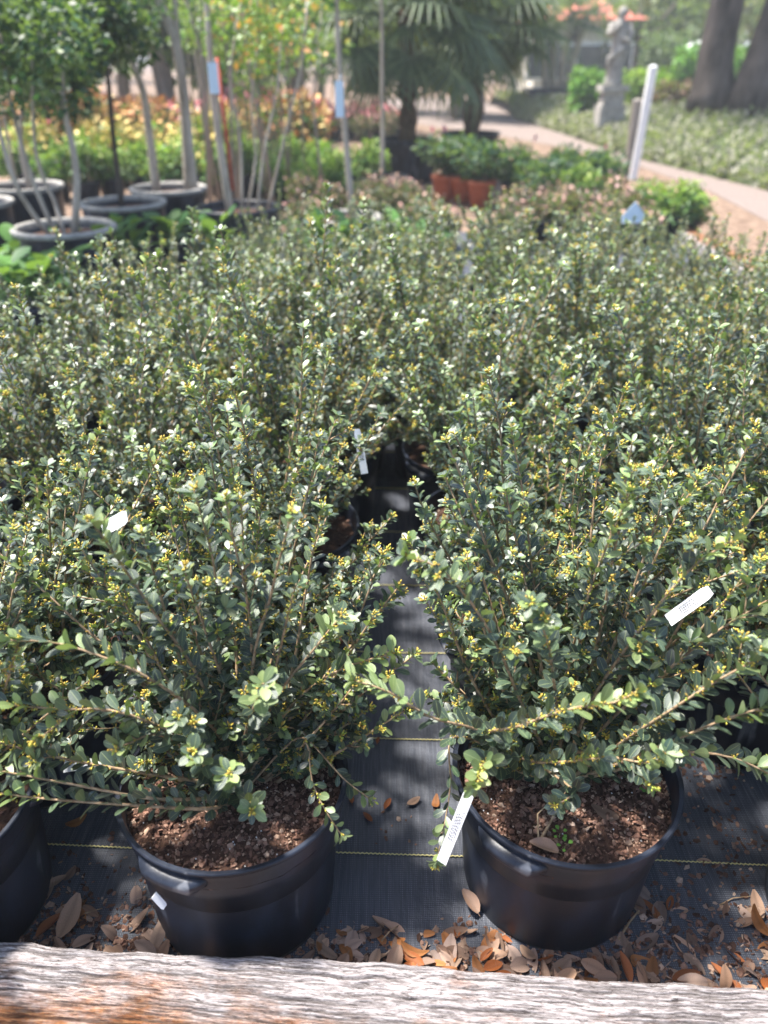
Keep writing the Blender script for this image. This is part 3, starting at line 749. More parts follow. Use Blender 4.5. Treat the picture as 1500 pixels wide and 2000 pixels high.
# ------------------------------------------------------------------ plant tags
def plant_tag(p0, p1, w, label, lines=True, bend=.0):
    """white strip from p0 (in the pot) to p1, print on its upper face"""
    p0 = Vector(p0); p1 = Vector(p1); d = p1 - p0; L = d.length; d.normalize()
    to = (Vector((0, 0, CAM_H)) - (p0 + p1) / 2 + Vector((0, .25, .4))).normalized()
    s = d.cross(to).normalized(); n = s.cross(d).normalized()
    root = empty('plant_tag', p0, label, 'plant tag', 'white plant tags in the pots')
    mb = MB(); V = []; N = 8
    for k in range(N + 1):
        u = k / N; ww = w * (1 if u < .93 else 1 - (u - .93) * 4); c = d * L * u + n * bend * math.sin(math.pi * u)
        for sx, tz in ((-1, 0), (1, 0), (1, .0006), (-1, .0006)): V.append(c + s * sx * ww / 2 + n * tz)
    F = [(i * 4 + k, i * 4 + (k + 1) % 4, i * 4 + 4 + (k + 1) % 4, i * 4 + 4 + k) for i in range(N) for k in range(4)] + [(3, 2, 1, 0), (N * 4, N * 4 + 1, N * 4 + 2, N * 4 + 3)]
    mb.add(V, F); mb.build('strip', 'tag', root, smooth=False)
    if lines:
        t = MB()
        for j in range(4):
            off = (j - 1.5) * w * .17; u = .30
            while u < .62 + .05 * (j % 2):
                du = rng.uniform(.012, .035); c0 = d * L * u; c1 = d * L * (u + du); lift = n * (.0009 + bend * math.sin(math.pi * u)); hw = s * w * .06
                a = s * off
                t.add([c0 + a - hw + lift, c1 + a - hw + lift, c1 + a + hw + lift, c0 + a + hw + lift], [(0, 1, 2, 3)]); u += du + .012
        t.build('printed_lines', 'ink', root, smooth=False)['kind'] = 'stuff'
plant_tag(at_d(862, 1684, .745), at_d(922, 1535, .775), .0165, 'long white printed tag leaning over the rim of the right front pot', True)
plant_tag(at_d(1305, 1212, .99), at_d(1388, 1152, .98), .021, 'white printed tag among the leaves at the right edge')
plant_tag(at_d(200, 1035, .99), at_d(248, 1008, .98), .022, 'pale tag among leaves of the left outer column', False)
plant_tag(at_d(712, 925, 1.62), at_d(697, 838, 1.65), .017, 'white printed tag standing in a pot at the far end of the aisle')
plant_tag(at_d(125, 1498, 1.02), at_d(172, 1490, 1.02), .022, 'small white tag against the dark pot at left', False)
plant_tag(at_d(300, 1748, .715), at_d(322, 1772, .712), .011, 'white sticker tag under the rim of the left front pot', False)

# ================================================================== LITTER BY THE TIMBER
def dry_leaf_mesh(k):
    r = np.random.default_rng(100 + k); V = []; F = []; ns = 7
    wid = r.uniform(.17, .24); curl = r.uniform(-.5, .9); fold = r.uniform(-.3, 1.1); tw = r.uniform(-.4, .4)
    st = np.linspace(0.03, .97, ns); C = []
    for t in st:
        w = wid * math.sin(math.pi * t ** .85) ** .75 + .012
        z = curl * (t - .5) ** 2
        for u in (-1, -.5, 0, .5, 1):
            x = u * w; zz = z + fold * abs(u) ** 1.6 * w + tw * u * w * (t - .5)
            V.append((x, t - .5, zz)); C.append(.72 if u == 0 else 1.0)
    for i in range(ns - 1):
        for j in range(4): F.append((i * 5 + j, i * 5 + j + 1, i * 5 + 6 + j, i * 5 + 5 + j))
    # stalk
    b = len(V); V += [(-.012, -.60, 0), (.012, -.60, 0), (.012, -.46, .02), (-.012, -.46, .02)]; C += [.6] * 4; F.append((b, b + 1, b + 2, b + 3))
    pal = [(.46, .31, .21), (.38, .26, .19), (.38, .13, .04), (.52, .37, .26), (.29, .185, .125), (.40, .17, .055), (.42, .31, .25), (.48, .32, .22)][k % 8]
    mb = MB(); cc = np.concatenate([np.array(C)[:, None] * np.array(pal)[None, :], np.zeros((len(C), 1))], 1)
    mb.add(V, F, cc); return mb.mesh('fallen_leaf', 'dry_leaf')
DRY = [dry_leaf_mesh(k) for k in range(16)]
def fallen(p, L, rz, tilt=(0, 0), k=0, label=None, group=None, thick=False):
    o = inst('fallen_leaf', DRY[k % 16], None, p, (tilt[0], tilt[1], rz), L)
    return tag(o, label, 'leaf', group)
def t_back(x):   # back edge of the front timber
    return tb[0].y + (x - tb[0].x) * (tb[1].y - tb[0].y) / (tb[1].x - tb[0].x)
# debris strip (chips) lying along the timber
dm = MB(); pts = []
for _ in range(6000):
    x = rng.uniform(-.95, 1.0); 
    wgt = .065 + (.075 if x > .38 else 0) + (.04 if x < -.38 else 0) - (.02 if -.1 < x < .1 else 0)
    y = t_back(x) + abs(rng.normal()) * wgt; pts.append((x, y, CLOTH_H(x, y) + .005 + rng.uniform(0, .009) * max(0, 1 - (y - t_back(x)) / .1)))
for cx, cy, s_, n_ in ((.62, 1.02, .06, 70), (.70, 1.16, .05, 90), (.74, .99, .03, 30), (.66, .93, .02, 18), (-.42, .86, .03, 12), (.03, 1.0, .04, 12)):
    for _ in range(n_):
        x = cx + rng.normal() * s_; y = cy + rng.normal() * s_ * .7; pts.append((x, y, CLOTH_H(x, y) + .0055))
chips(dm, pts, .0025, .008, (.2, .24, .22, .16, .11, .07))
tag(dm.build('bark_debris', 'chip', smooth=False), 'crumbs of bark and soil strewn on the cloth along the timber', 'debris', kind='stuff')
G1 = 'dry leaves heaped along the timber'
n_l = 0
while n_l < 250:
    x = rng.uniform(-.62, .74)
    if x < -.08 and rng.random() < .6: continue
    y = t_back(x) + .015 + rng.uniform(0, 1) ** 1.25 * (.20 if x > .46 else .12 if x > -.1 else .15 if x < -.42 else .08)
    if math.hypot(x + .258, y - .888) < .172 or math.hypot(x - .315, y - .925) < .172 or math.hypot(x + .785, y - .86) < .172 or math.hypot(x - .865, y - .83) < .172: continue
    z = .014 + rng.uniform(0, .055) * max(0, 1 - (y - t_back(x)) / .11)
    kk = int(rng.integers(16)); tone = ['pale tan', 'brownish tan', 'orange', 'pale tan', 'dark brown', 'orange', 'greyish tan', 'pale tan'][kk % 8]
    spot = 'left of the left front pot' if x < -.42 else 'between left front pot and timber' if x < -.10 else 'at the bottom of the aisle' if x < .16 else 'at the foot of the right front pot' if x < .46 else 'right of the right front pot'
    fallen((x, y, z), rng.uniform(.028, .056), rng.uniform(0, 6.28), (rng.normal() * .35, rng.normal() * .35), kk, f'dry {tone} leaf lying {spot}', G1); n_l += 1
def fp(px, py, L, ang, k, label, z=.014, tilt=(0, 0)):
    fallen(at_z(px, py, z), L, R(ang), tilt, k, label)
fp(137, 1788, .078, -14, 0, 'large pale tan leaf lying point upward by the left pot', .03, (.35, 0))
fp(95, 1735, .05, 10, 1, 'brownish leaf leaning against the far left pot')
fp(110, 1722, .04, -50, 7, 'small tan leaf crossing another beside the far left pot', .02)
fp(310, 1822, .060, -18, 3, 'upright tan leaf in front of the left pot', .04, (.5, 0))
fp(150, 1605, .045, -55, 5, 'brown leaf in the shade left of the left front pot')
fp(137, 1707, .035, -20, 4, 'small brown curled leaf on dark cloth at left')
fp(757, 1571, .032, -25, 2, 'small orange leaf in the middle of the aisle, upper of three')
fp(808, 1565, .034, -55, 0, 'small pale leaf in the aisle nearest the right pot')
fp(718, 1597, .030, 40, 2, 'small orange leaf in the aisle nearest the left pot')
fp(851, 1567, .036, -10, 5, 'orange leaf behind the hanging strand beside right pot')
fp(738, 1447, .022, -10, 2, 'tiny orange leaf lying on a yellow thread in the aisle')
fp(686, 1560, .028, 10, 2, 'narrow orange leaf tucked against the left pot rim')
fp(818, 1055, .04, 20, 4, 'brown leaf far up the aisle beside a twig')
fp(1375, 1683, .030, 85, 7, 'small pinkish leaf beside the yellow thread at right')
fp(1308, 1765, .034, -30, 2, 'bright orange leaf lying alone on cloth at right')
fp(1248, 1735, .055, 40, 6, 'grey-brown leaf at the foot of the right pot', .02)
fp(1240, 1765, .055, 20, 1, 'brown leaf under another at the foot of right pot', .016)
fp(1482, 1800, .058, 25, 5, 'shiny orange-brown leaf against the right edge pot', .03, (.4, .2))
fp(1478, 1765, .05, 5, 0, 'pale leaf above the orange one at right edge pot', .03, (.5, 0))
fp(918, 1760, .05, 35, 1, 'brown leaf leaning on the left foot of right pot', .03, (.3, 0))
def loose(px, py, z, k, L, ang, label):
    fallen(at_z(px, py, z), L, R(ang), (.1, .05), k, label)
soil_top = SOIL_Z + .022
loose(1180, 1588, soil_top, 4, .05, 60, 'dry brown leaf lying on the soil of right pot')
loose(1062, 1655, soil_top, 1, .05, 70, 'tan leaf half under the front rim of right pot')
loose(374, 1722, soil_top, 2, .028, 5, 'small orange leaf on bark at the front of left pot')
def twig(pxs, z, r, label):
    mb = MB(); P = [at_z(px, py, z + dz) for px, py, dz in pxs]; o0 = P[0].copy()
    mb.tube([p - o0 for p in P], [r * (1 - .45 * i / (len(P) - 1)) for i in range(len(P))], 6)
    tag(mb.build('fallen_twig', 'bark_stem', loc=o0), label, 'twig')
twig([(1405, 1768, 0), (1432, 1754, .004), (1482, 1749, 0)], .013, .0016, 'thin crooked twig on cloth near the right edge')
twig([(1208, 1835, 0), (1230, 1800, .004), (1248, 1778, .012)], .02, .0026, 'dark twig leaning at right foot of the right pot')
twig([(745, 1838, .005), (760, 1820, .01), (778, 1808, .0)], .018, .0017, 'grey twig at the bottom of the aisle')
twig([(150, 1788, 0), (175, 1781, .002), (200, 1774, .004)], .016, .0016, 'grey twig beside the large pale leaf at left')
twig([(775, 1067, 0), (800, 1060, .004), (822, 1052, .006)], .013, .0024, 'dark twig lying across the aisle at its far end')
twig([(1052, 1650, .0), (1050, 1590, .02), (1068, 1572, .035)], soil_top, .0018, 'thin pale stem standing in the soil of right pot')
twig([(1056, 1640, .0), (1078, 1600, .02), (1120, 1510, .05)], soil_top, .0028, 'pale bare stem leaning in the soil of right pot')
# seedlings in the right pot
def weed(px, py, n, label):
    p = at_z(px, py, soil_top - .002); mb = MB(); T, F, rib = leaf_template([.3, .6, .9], wid=.42)
    ms = []; cs = []
    for k in range(n):
        a = 6.28 * k / n + rng.normal() * .3; q = np.array([math.cos(a) * .006, math.sin(a) * .006, .008 + rng.uniform(0, .006)])
        ms.append(np.concatenate([frame(np.array([math.cos(a), math.sin(a), .2]), UP) * rng.uniform(.006, .010), q[:, None]], 1)); cs.append((.13, .30, .05))
    mb.batch(T, F, np.array(ms), np.array(cs), rib, 0)
    mb.tube([(0, 0, 0), (0, 0, .010)], .0007, 4, (.2, .3, .08, .5))
    tag(mb.build('seedling', 'soft_leaf', loc=p), label, 'seedling')
weed(1262, 1548, 6, 'bright green seedling near the right rim of right pot')
weed(1092, 1636, 5, 'bright green seedling at the front of right pot')
weed(1102, 1660, 4, 'tiny clover seedling against the front rim of right pot')

# ================================================================== BACKGROUND
QUAD = np.array([(0, 0, 0), (-.28, .5, .06), (0, 1, -.05), (.28, .5, .06)]); QUAD_F = [(0, 3, 2, 1)]
def leaf_cloud(mb, centres, radii, n, L, cols, jitter=.25, mi=0, shell=.55, up=.5):
    """n leaves spread through ellipsoids (centres/radii lists)"""
    ms = []; cs = []; cols = np.array(cols); vol = np.array([r[0] * r[1] * r[2] for r in radii]) ** .7; pr = vol / vol.sum()
    pick = rng.choice(len(centres), n, p=pr)
    for i in pick:
        q = rng.normal(size=3); q /= np.linalg.norm(q); q *= shell + (1 - shell) * rng.random() if rng.random() < .75 else rng.random() ** .5
        p = np.array(centres[i]) + q * np.array(radii[i])
        d = q * .8 + rng.normal(size=3) * .6; nr = UP * up + q * .5 + rng.normal(size=3) * .5
        ms.append(np.concatenate([frame(d, nr) * (L * rng.uniform(.6, 1.3)), p[:, None]], 1))
        cs.append(cols[rng.integers(len(cols))] * rng.uniform(1 - jitter, 1 + jitter))
    mb.batch(QUAD, QUAD_F, np.array(ms), np.array(cs), None, mi)
def blobs(n, c, r, size, rs=None):
    cs = []; rr = []
    for _ in range(n):
        q = rng.normal(size=3); q /= np.linalg.norm(q); q *= rng.random() ** .4
        cs.append((c[0] + q[0] * r[0], c[1] + q[1] * r[1], c[2] + q[2] * r[2])); k = size * rng.uniform(.7, 1.3); rr.append((k, k, k * .85))
    return cs, rr
GREEN_D = [(.020, .055, .030), (.028, .070, .034), (.040, .090, .040), (.055, .11, .045)]
GREEN_M = [(.05, .12, .035), (.07, .15, .045), (.10, .19, .06), (.04, .09, .03)]
LIME = [(.16, .27, .05), (.22, .33, .06), (.12, .22, .05), (.30, .36, .08)]
PINK = [(.56, .17, .20), (.64, .27, .29), (.50, .14, .16), (.66, .38, .37)]
ORANGE = [(.54, .27, .11), (.58, .36, .14), (.47, .20, .10), (.55, .42, .18)]
PALEPINK = [(.56, .36, .33), (.48, .28, .24), (.42, .26, .18)]

# low shrubs (one mesh of foliage, flowers as a part), a few variants shared
def low_shrub_meshes(leafc, flowc, n, nf, L=.037, r=.30, h=.42, tip=None):
    out = []
    for k in range(3):
        cs, rr = blobs(9, (0, 0, h * .62), (r * .62, r * .62, h * .28), r * .42)
        fo = MB(); leaf_cloud(fo, cs, rr, n, L, leafc)
        if tip: leaf_cloud(fo, [(c[0], c[1], c[2] + .10) for c in cs], [(a * .9, b * .9, c * .7) for a, b, c in rr], n // 3, L, tip)
        st = MB()
        for j in range(6):
            a = 6.28 * j / 6 + rng.normal() * .3
            st.tube([(0, 0, 0), (.25 * r * math.cos(a), .25 * r * math.sin(a), h * .3), (.6 * r * math.cos(a), .6 * r * math.sin(a), h * .7)], [.008, .006, .003], 5)
        fl = None
        if nf:
            fl = MB(); leaf_cloud(fl, [(c[0], c[1], c[2] + .05) for c in cs], [(a * 1.05, b * 1.05, c * 1.0) for a, b, c in rr], nf, L * 1.0, flowc, .2, shell=.92)
            fl = fl.mesh('blossoms', 'flower')
        out.append((fo.mesh('foliage', 'soft_leaf'), st.mesh('stems', 'trunk'), fl))
    return out
NPOT = MB(); NPOT.lathe([(.10, 0), (.115, .002), (.14, .2), (.15, .205), (.15, .225), (.138, .225), (.13, .17), (.005, .17)], 32, close=True); NPOT = NPOT.mesh('pot', 'pot')
TPOT = MB(); TPOT.lathe([(.095, 0), (.11, .002), (.14, .22), (.155, .225), (.157, .265), (.142, .267), (.13, .2), (.005, .2)], 32, close=True); TPOT = TPOT.mesh('pot', 'terracotta')
def low_shrub(name, kinds, x, y, s, label, cat, group, pot=NPOT, lift=.20):
    root = empty(name, (x, y, 0), label, cat, group)
    fo, st, fl = kinds[int(rng.integers(3))]; a = rng.uniform(0, 6.28)
    if pot: inst('pot', pot, root)
    s3 = (s, s, s * rng.uniform(.85, 1.1))
    inst('stems', st, root, (0, 0, lift - .04), (0, 0, a), s3)
    inst('foliage', fo, root, (0, 0, lift - .06), (0, 0, a), s3)['kind'] = 'stuff'
    if fl: inst('blossoms', fl, root, (0, 0, lift - .06), (0, 0, a), s3)['kind'] = 'stuff'
K_haw = low_shrub_meshes([(.05, .075, .032), (.075, .10, .045), (.04, .065, .03), (.14, .12, .06), (.20, .13, .07)], PALEPINK, 900, 130, .05, .30, .34)
K_dark = low_shrub_meshes(GREEN_D, PINK, 900, 5, .065, .32, .40)
K_lime = low_shrub_meshes(GREEN_M, LIME, 800, 0, .06, .32, .42, tip=LIME)
K_pink = low_shrub_meshes(GREEN_M, PINK, 500, 750, .07, .36, .5)
K_oran = low_shrub_meshes(GREEN_M, ORANGE, 600, 520, .07, .36, .5)
K_gold = low_shrub_meshes(LIME, [(.55, .42, .12), (.62, .50, .20)], 700, 260, .07, .34, .45)
# hawthorn-like shrubs filling the end of the bed, right of the trees
for (px, py, z) in ((585, 395, .35), (640, 375, .38), (700, 385, .35), (760, 372, .38), (820, 385, .38), (600, 355, .4), (860, 410, .32), (735, 350, .38), (800, 355, .38)):
    p = at_z(px, py, z); low_shrub('flowering_shrub', K_haw, p.x, p.y + .1, rng.uniform(.8, 1.0), 'bronze-green shrub with pale pink blossoms left of the red pots', 'shrub', 'blossoming shrubs left of the red pots', lift=.14)
for (px, py, z) in ((1000, 415, .30), (1060, 405, .32), (1120, 395, .32), (1180, 400, .32), (1240, 392, .30), (1300, 400, .28), (1345, 408, .25), (1030, 370, .36), (1090, 362, .36), (1150, 358, .36), (1215, 366, .34), (1275, 372, .30), (1320, 412, .26), (1165, 430, .26), (1260, 428, .24)):
    p = at_z(px, py, z); low_shrub('flowering_shrub', K_haw if rng.random() < .8 else K_lime, p.x, p.y + .05, rng.uniform(.8, 1.0), 'low mounded shrub between the red pots and gravel path', 'shrub', 'mounded shrubs beside the gravel path', lift=.12)
for (px, py, z) in ((1010, 300, .5), (1060, 312, .48), (1110, 302, .48), (1160, 312, .46), (1090, 330, .42), (1180, 335, .4)):
    p = at_z(px, py, z); low_shrub('camellia', K_dark, p.x, p.y, rng.uniform(.9, 1.1), 'dark green leafy shrub with a few pink flowers near the white post', 'shrub', 'dark shrubs near the white post', lift=.18)
for i, (px, py) in enumerate(((938, 404), (905, 396), (868, 392))):
    p = at_z(px, py, 0); low_shrub('potted_camellia', K_dark, p.x, p.y, 1.15, ['dark green shrub in the front red terracotta pot', 'dark green shrub in the middle red terracotta pot, partly hidden', 'dark green shrub in a red pot hidden behind the others, leftmost'][i], 'shrub', 'shrubs in red pots', TPOT, .27)
for (px, py, z) in ((520, 285, .5), (570, 278, .5), (620, 285, .5), (670, 290, .5), (715, 300, .48), (545, 310, .45), (600, 318, .45), (660, 322, .42), (430, 300, .45), (380, 290, .45), (320, 300, .45), (270, 300, .45), (210, 310, .42), (160, 315, .42), (100, 310, .42), (40, 300, .42), (480, 300, .45)):
    p = at_z(px, py, z); low_shrub('leafy_shrub', K_lime, p.x, p.y, rng.uniform(.9, 1.15), 'green shrub with lime tips behind the large potted trees', 'shrub', 'lime-tipped shrubs behind the potted trees', lift=.14)
# blooming rows further back
for k in range(75):
    px = rng.uniform(-40, 600); row = (0, 1, 1, 0, 1, 2, 0)[k % 7]
    py, z, K, nm = ((236, .60, K_oran, 'orange'), (208, .74, K_pink, 'pink'), (262, .55, K_gold, 'golden'))[row]
    p = at_z(px, py + rng.normal() * 5, z)
    low_shrub('azalea', K, p.x, p.y, rng.uniform(1.15, 1.5), f'{nm} blooming shrub in the blurred flower rows at upper left', 'shrub', f'{nm} blooming shrubs at upper left', lift=.1)
for k in range(6):
    p = at_z(620 + 30 * k, 215 + 3 * (k % 2), .5); low_shrub('azalea', K_haw if k % 2 else K_pink, p.x, p.y, 1.15, 'reddish shrub in the blurred row left of the palm trunks', 'shrub', 'reddish shrubs left of the palms', lift=.1)
# bright leafy plants between evergreens and pots
def leafy(x, y, n, h, label):
    root = empty('broadleaf_plant', (x, y, 0), label, 'plant', 'bright broad-leaved plants behind the evergreens')
    T, F, rib = LEAF_HI; inst('pot', NPOT, root)
    for k in range(n):
        a = rng.uniform(0, 6.28); e = rng.uniform(.3, 1.2); hh = h * rng.uniform(.55, 1)
        d = np.array([math.cos(a) * math.cos(e), math.sin(a) * math.cos(e), math.sin(e) * .7]); mb = MB(); p = np.array([math.cos(a) * .06, math.sin(a) * .06, hh])
        c = np.array([(.05, .14, .03), (.065, .17, .04), (.04, .11, .028), (.10, .22, .05)][int(rng.integers(4))])
        mb.batch(T, F, np.array([np.concatenate([frame(d, UP) * np.array([1.25, 1, 1]) * rng.uniform(.10, .17), p[:, None]], 1)]), c[None, :], rib)
        mb.tube([(0, 0, .16), p * np.array([.6, .6, .8]), p], .003, 4, (.1, .22, .05, .5)); mb.build('leaf', 'soft_leaf', root)
for (px, py) in ((30, 500), (75, 480), (10, 545), (110, 520), (-20, 500), (200, 470), (250, 455), (600, 455), (640, 462), (690, 455), (740, 462), (790, 455), (830, 465), (420, 450), (330, 450), (60, 540)):
    p = at_z(px, py, .36); leafy(p.x, p.y, 24, .42, 'bright green broad-leaved plant just behind the evergreen rows')

# big potted trees on the left
def big_pot(root, R_, H_, rim='rim'):
    mb = MB(); mb.lathe([(R_ * .78, 0), (R_ * .82, .004), (R_ * .95, H_ * .9), (R_ * .95, H_ * .96), (R_ * .86, H_ * .9), (R_ * .85, H_ * .86), (.01, H_ * .86)], 40, close=True)
    p = mb.build('pot', 'pot', root)
    rm = MB(); rm.lathe([(R_ * .952, H_ * .93), (R_ * 1.0, H_ * .935), (R_ * 1.01, H_ * .985), (R_ * .97, H_ * 1.0), (R_ * .90, H_ * .995), (R_ * .885, H_ * .95), (R_ * .90, H_ * .90)], 40); rm.build('rim', rim, p)
    s = MB(); s.lathe([(.005, H_ * .885), (R_ * .5, H_ * .88), (R_ * .86, H_ * .87)], 32); s.build('soil', 'soil', root)
def ptree(px, py, w, label, stems, crowns=(), rim='rim', stakes=(), cols=GREEN_D, nleaf=2600, trunk='pale_trunk', L=.05):
    """px,py = rim centre, w = rim width in photo pixels"""
    Rr = .30; th = TP + math.atan((py - 1000) / FPX); zc = FPX * 2 * Rr / w
    d = zc / (math.cos(TP) + math.tan(th) * math.sin(TP)); Hp = CAM_H - d * math.tan(th); p = at_d(px, py, d)
    Hp = max(.3, min(.62, Hp))
    root = empty('potted_tree', (p.x, d, 0), label, 'tree', 'trees in large black pots'); o = Vector((p.x, d, 0))
    big_pot(root, Rr, Hp, rim)
    for st in stems:
        mb = MB(); P = [at_d(a, b, d + dd) - o for a, b, dd in st['p']]; P[0].z = Hp * .85
        C = catmull([tuple(q) for q in P], .12); n = len(C)
        mb.tube(C, [st['r'] * (1 - .45 * i / (n - 1)) for i in range(n)], 8); mb.build('trunk', st.get('m', trunk), root)
    for (cx, cy, rx, ry, n) in crowns:
        c = at_d(cx, cy, d) - o; k = zc / FPX; cs, rr = blobs(14, (c.x, c.y, c.z), (rx * k * .7, rx * k * .7, ry * k * .7), rx * k * .36)
        mb = MB(); leaf_cloud(mb, cs, rr, n, L, cols); mb.build('crown', 'soft_leaf', root)['kind'] = 'stuff'
    return root, d, o
ptree(125, 440, 196, 'many-stemmed young tree in the pale-rimmed pot nearest at left',
      [dict(p=[(95, 436, 0), (40, 380, -.1), (0, 260, -.1), (-20, 100, 0)], r=.017), dict(p=[(110, 438, 0), (70, 370, 0), (20, 200, 0), (0, 60, 0)], r=.016), dict(p=[(122, 436, 0), (105, 390, .1), (70, 300, .1), (60, 60, .1)], r=.013),
       dict(p=[(140, 436, 0), (150, 350, 0), (140, 280, 0), (122, 190, 0), (120, 60, 0)], r=.024)], [(20, 70, 175, 140, 3600)])
ptree(240, 392, 165, 'young tree with a dark slim trunk and rounded dark crown at left', [dict(p=[(235, 385, 0), (225, 300, 0), (215, 200, 0), (205, 60, 0)], r=.022, m='dark_trunk')], [(140, 95, 150, 125, 5600)], L=.06)
ptree(328, 364, 148, 'forked pale-trunked tree in a pale-rimmed pot', [dict(p=[(370, 362, 0), (360, 200, 0), (340, 70, 0), (300, -20, 0), (280, -90, 0)], r=.05), dict(p=[(345, 75, 0), (342, 30, 0), (345, -60, .1)], r=.034),
      dict(p=[(305, 366, 0), (290, 250, 0), (280, 180, 0), (262, 130, 0), (232, 30, 0), (215, -50, 0)], r=.036)], [(330, -60, 140, 90, 900)], cols=GREEN_M)
ptree(45, 360, 150, 'tree in a pale-rimmed pot, second from the left edge', [dict(p=[(55, 358, 0), (40, 280, 0), (45, 200, 0), (50, 90, 0)], r=.024), dict(p=[(30, 358, 0), (15, 270, 0), (0, 190, 0)], r=.018)], [(60, 100, 150, 110, 3600)])
ptree(-62, 392, 165, 'tree whose pale-rimmed pot is cut by the left edge', [dict(p=[(-55, 388, 0), (-70, 250, 0), (-60, 100, 0)], r=.03)], [(-60, 90, 120, 110, 1600)])
rt, dt_, ot = ptree(465, 402, 168, 'tree of several thin pale stems in a dark-rimmed pot with red stake', [dict(p=[(448, 396, 0), (432, 300, 0), (418, 200, 0), (410, 100, 0), (400, -40, 0)], r=.030), dict(p=[(480, 398, 0), (500, 300, 0), (490, 200, 0), (505, 80, 0), (500, -30, 0)], r=.010), dict(p=[(500, 398, 0), (515, 300, 0), (540, 180, 0), (550, 60, 0)], r=.010),
      dict(p=[(470, 398, 0), (470, 280, 0), (450, 160, 0), (470, 0, 0)], r=.012), dict(p=[(520, 398, .1), (560, 250, .1), (590, 120, .1), (600, 0, .1)], r=.011)], [(480, 30, 130, 100, 650)], rim='pot', cols=LIME + ORANGE[:1])
def stake(p0, p1, r, mat, name, label, cat, w=None):
    mb = MB(); o = Vector((p0.x, p0.y, p0.z)); mb.tube([(0, 0, 0), (p1 - o) * .5, p1 - o], r, 8)
    return tag(mb.build(name, mat, loc=o), label, cat)
stake(at_d(455, 372, dt_ - .15), at_d(424, 112, dt_ - .15), .011, 'red_stake', 'support_stake', 'thin red stake beside the pale stems', 'stake')
def hang_tag(px, py, d, w, h, mat, label):
    p = at_d(px, py, d); mb = MB(); mb.box((-w / 2, -.001, -h), (w / 2, .001, 0)); mb.tube([(0, 0, -.01), (.01, .03, .03)], .0015, 4)
    tag(mb.build('hanging_tag', mat, loc=p, smooth=False), label, 'tag')
hang_tag(414, 122, dt_ - .2, .062, .17, 'blue_sign', 'pale blue tag hanging beside the red stake')
hang_tag(662, 158, 4.9, .046, .18, 'blue_sign', 'pale blue tag hanging on the slim trunk at centre')
root, d_, o_ = ptree(672, 438, 150, 'slim straight tree in a pale low pot at centre', [dict(p=[(690, 432, 0), (680, 330, 0), (672, 230, 0), (662, 120, 0), (655, -60, 0)], r=.026)], [(655, -90, 110, 80, 300)], cols=GREEN_M)
ptree(742, 420, 110, 'slim grey tree right of the tagged one at centre', [dict(p=[(745, 416, 0), (747, 300, 0), (746, 150, 0), (745, -60, 0)], r=.022)], [(745, -100, 90, 60, 250)], cols=GREEN_M, rim='pot')
# thin bare saplings in the mid distance
for k in range(26):
    px = rng.uniform(380, 640); d = rng.uniform(7.5, 11); p = at_z(px, 300, .25); p = Vector((at_d(px, 250, d).x, d, 0))
    root = empty('sapling', p, 'thin blurred sapling behind the many-stemmed tree', 'tree', 'thin saplings in the middle distance')
    mb = MB(); h = rng.uniform(1.6, 2.8); mb.tube([(0, 0, 0), (rng.normal() * .08, 0, h * .5), (rng.normal() * .2, 0, h)], [.016, .012, .005], 6); mb.build('trunk', 'trunk', root)
    mb = MB(); cs, rr = blobs(6, (0, 0, h * .75), (.25, .25, h * .22), .16); leaf_cloud(mb, cs, rr, 170, .07, LIME + GREEN_M + (ORANGE[:2] if k % 4 == 0 else [])); mb.build('crown', 'soft_leaf', root)['kind'] = 'stuff'

# fan palms in pots
def fan_mesh():
    mb = MB(); n = 26
    mb.tube([(0, 0, 0), (0, .3, .03), (0, .55, 0)], [.010, .007, .006], 5, (.10, .15, .05, 0))
    for k in range(n):
        a = R(-125 + 250 * k / (n - 1)); L = .52 * (1 - .18 * abs(k / (n - 1) - .5) * 2) * rng.uniform(.9, 1.05)
        d = np.array([math.sin(a), math.cos(a), 0]); s = np.array([math.cos(a), -math.sin(a), 0]); o = np.array([0, .55, 0])
        V = []; 
        for t, w, z in ((.02, .004, 0), (.35, .019, .02), (.7, .014, -.02), (1.0, .002, -.14 - .08 * rng.random())):
            c = o + d * L * t + UP * z; V += [c - s * w, c + UP * w * .6, c + s * w]
        F = [(i * 3 + j, i * 3 + j + 1, i * 3 + 4 + j, i * 3 + 3 + j) for i in range(3) for j in range(2)]
        g = np.array([(.085, .125, .070), (.12, .165, .09), (.065, .10, .055)][k % 3]); mb.add(V, F, np.append(g * rng.uniform(.8, 1.2), .5))
    return mb.mesh('frond', 'soft_leaf')
FANS = [fan_mesh() for _ in range(4)]
FAN_Y = fan_mesh(); FAN_Y.attributes['col'].data.foreach_set('color', np.tile(np.array([.42, .36, .05, .5], np.float32), len(FAN_Y.vertices)))
def palm(x, y, pot_r, pot_h, trunk_r, crown_z, label, nf=26, s=1.0, yellow=False):
    root = empty('fan_palm', (x, y, 0), label, 'palm', 'fan palms in black pots')
    big_pot(root, pot_r, pot_h, 'pot')
    mb = MB(); zz = np.linspace(pot_h * .8, crown_z, 16)
    mb.tube([(.03 * math.sin(z * 2), 0, z) for z in zz], [trunk_r * (1 + .13 * rng.normal()) * (1.15 if i < 4 else 1) for i in range(16)], 12); mb.build('trunk', 'palm_trunk', root)
    for k in range(nf):
        a = 2.4 * k + rng.normal() * .2; e = R(75 - 128 * k / nf + rng.normal() * 8)
        inst('frond', FAN_Y if (yellow and k == nf - 2) else FANS[k % 4], root, (0, 0, crown_z - .05), (e, rng.normal() * .2, a), s * rng.uniform(.85, 1.1))
p = at_z(790, 350, 0); palm(p.x, p.y - .2, .42, .50, .105, 1.85, 'fan palm in large black pot left of the other palm', 44, 1.3, True)
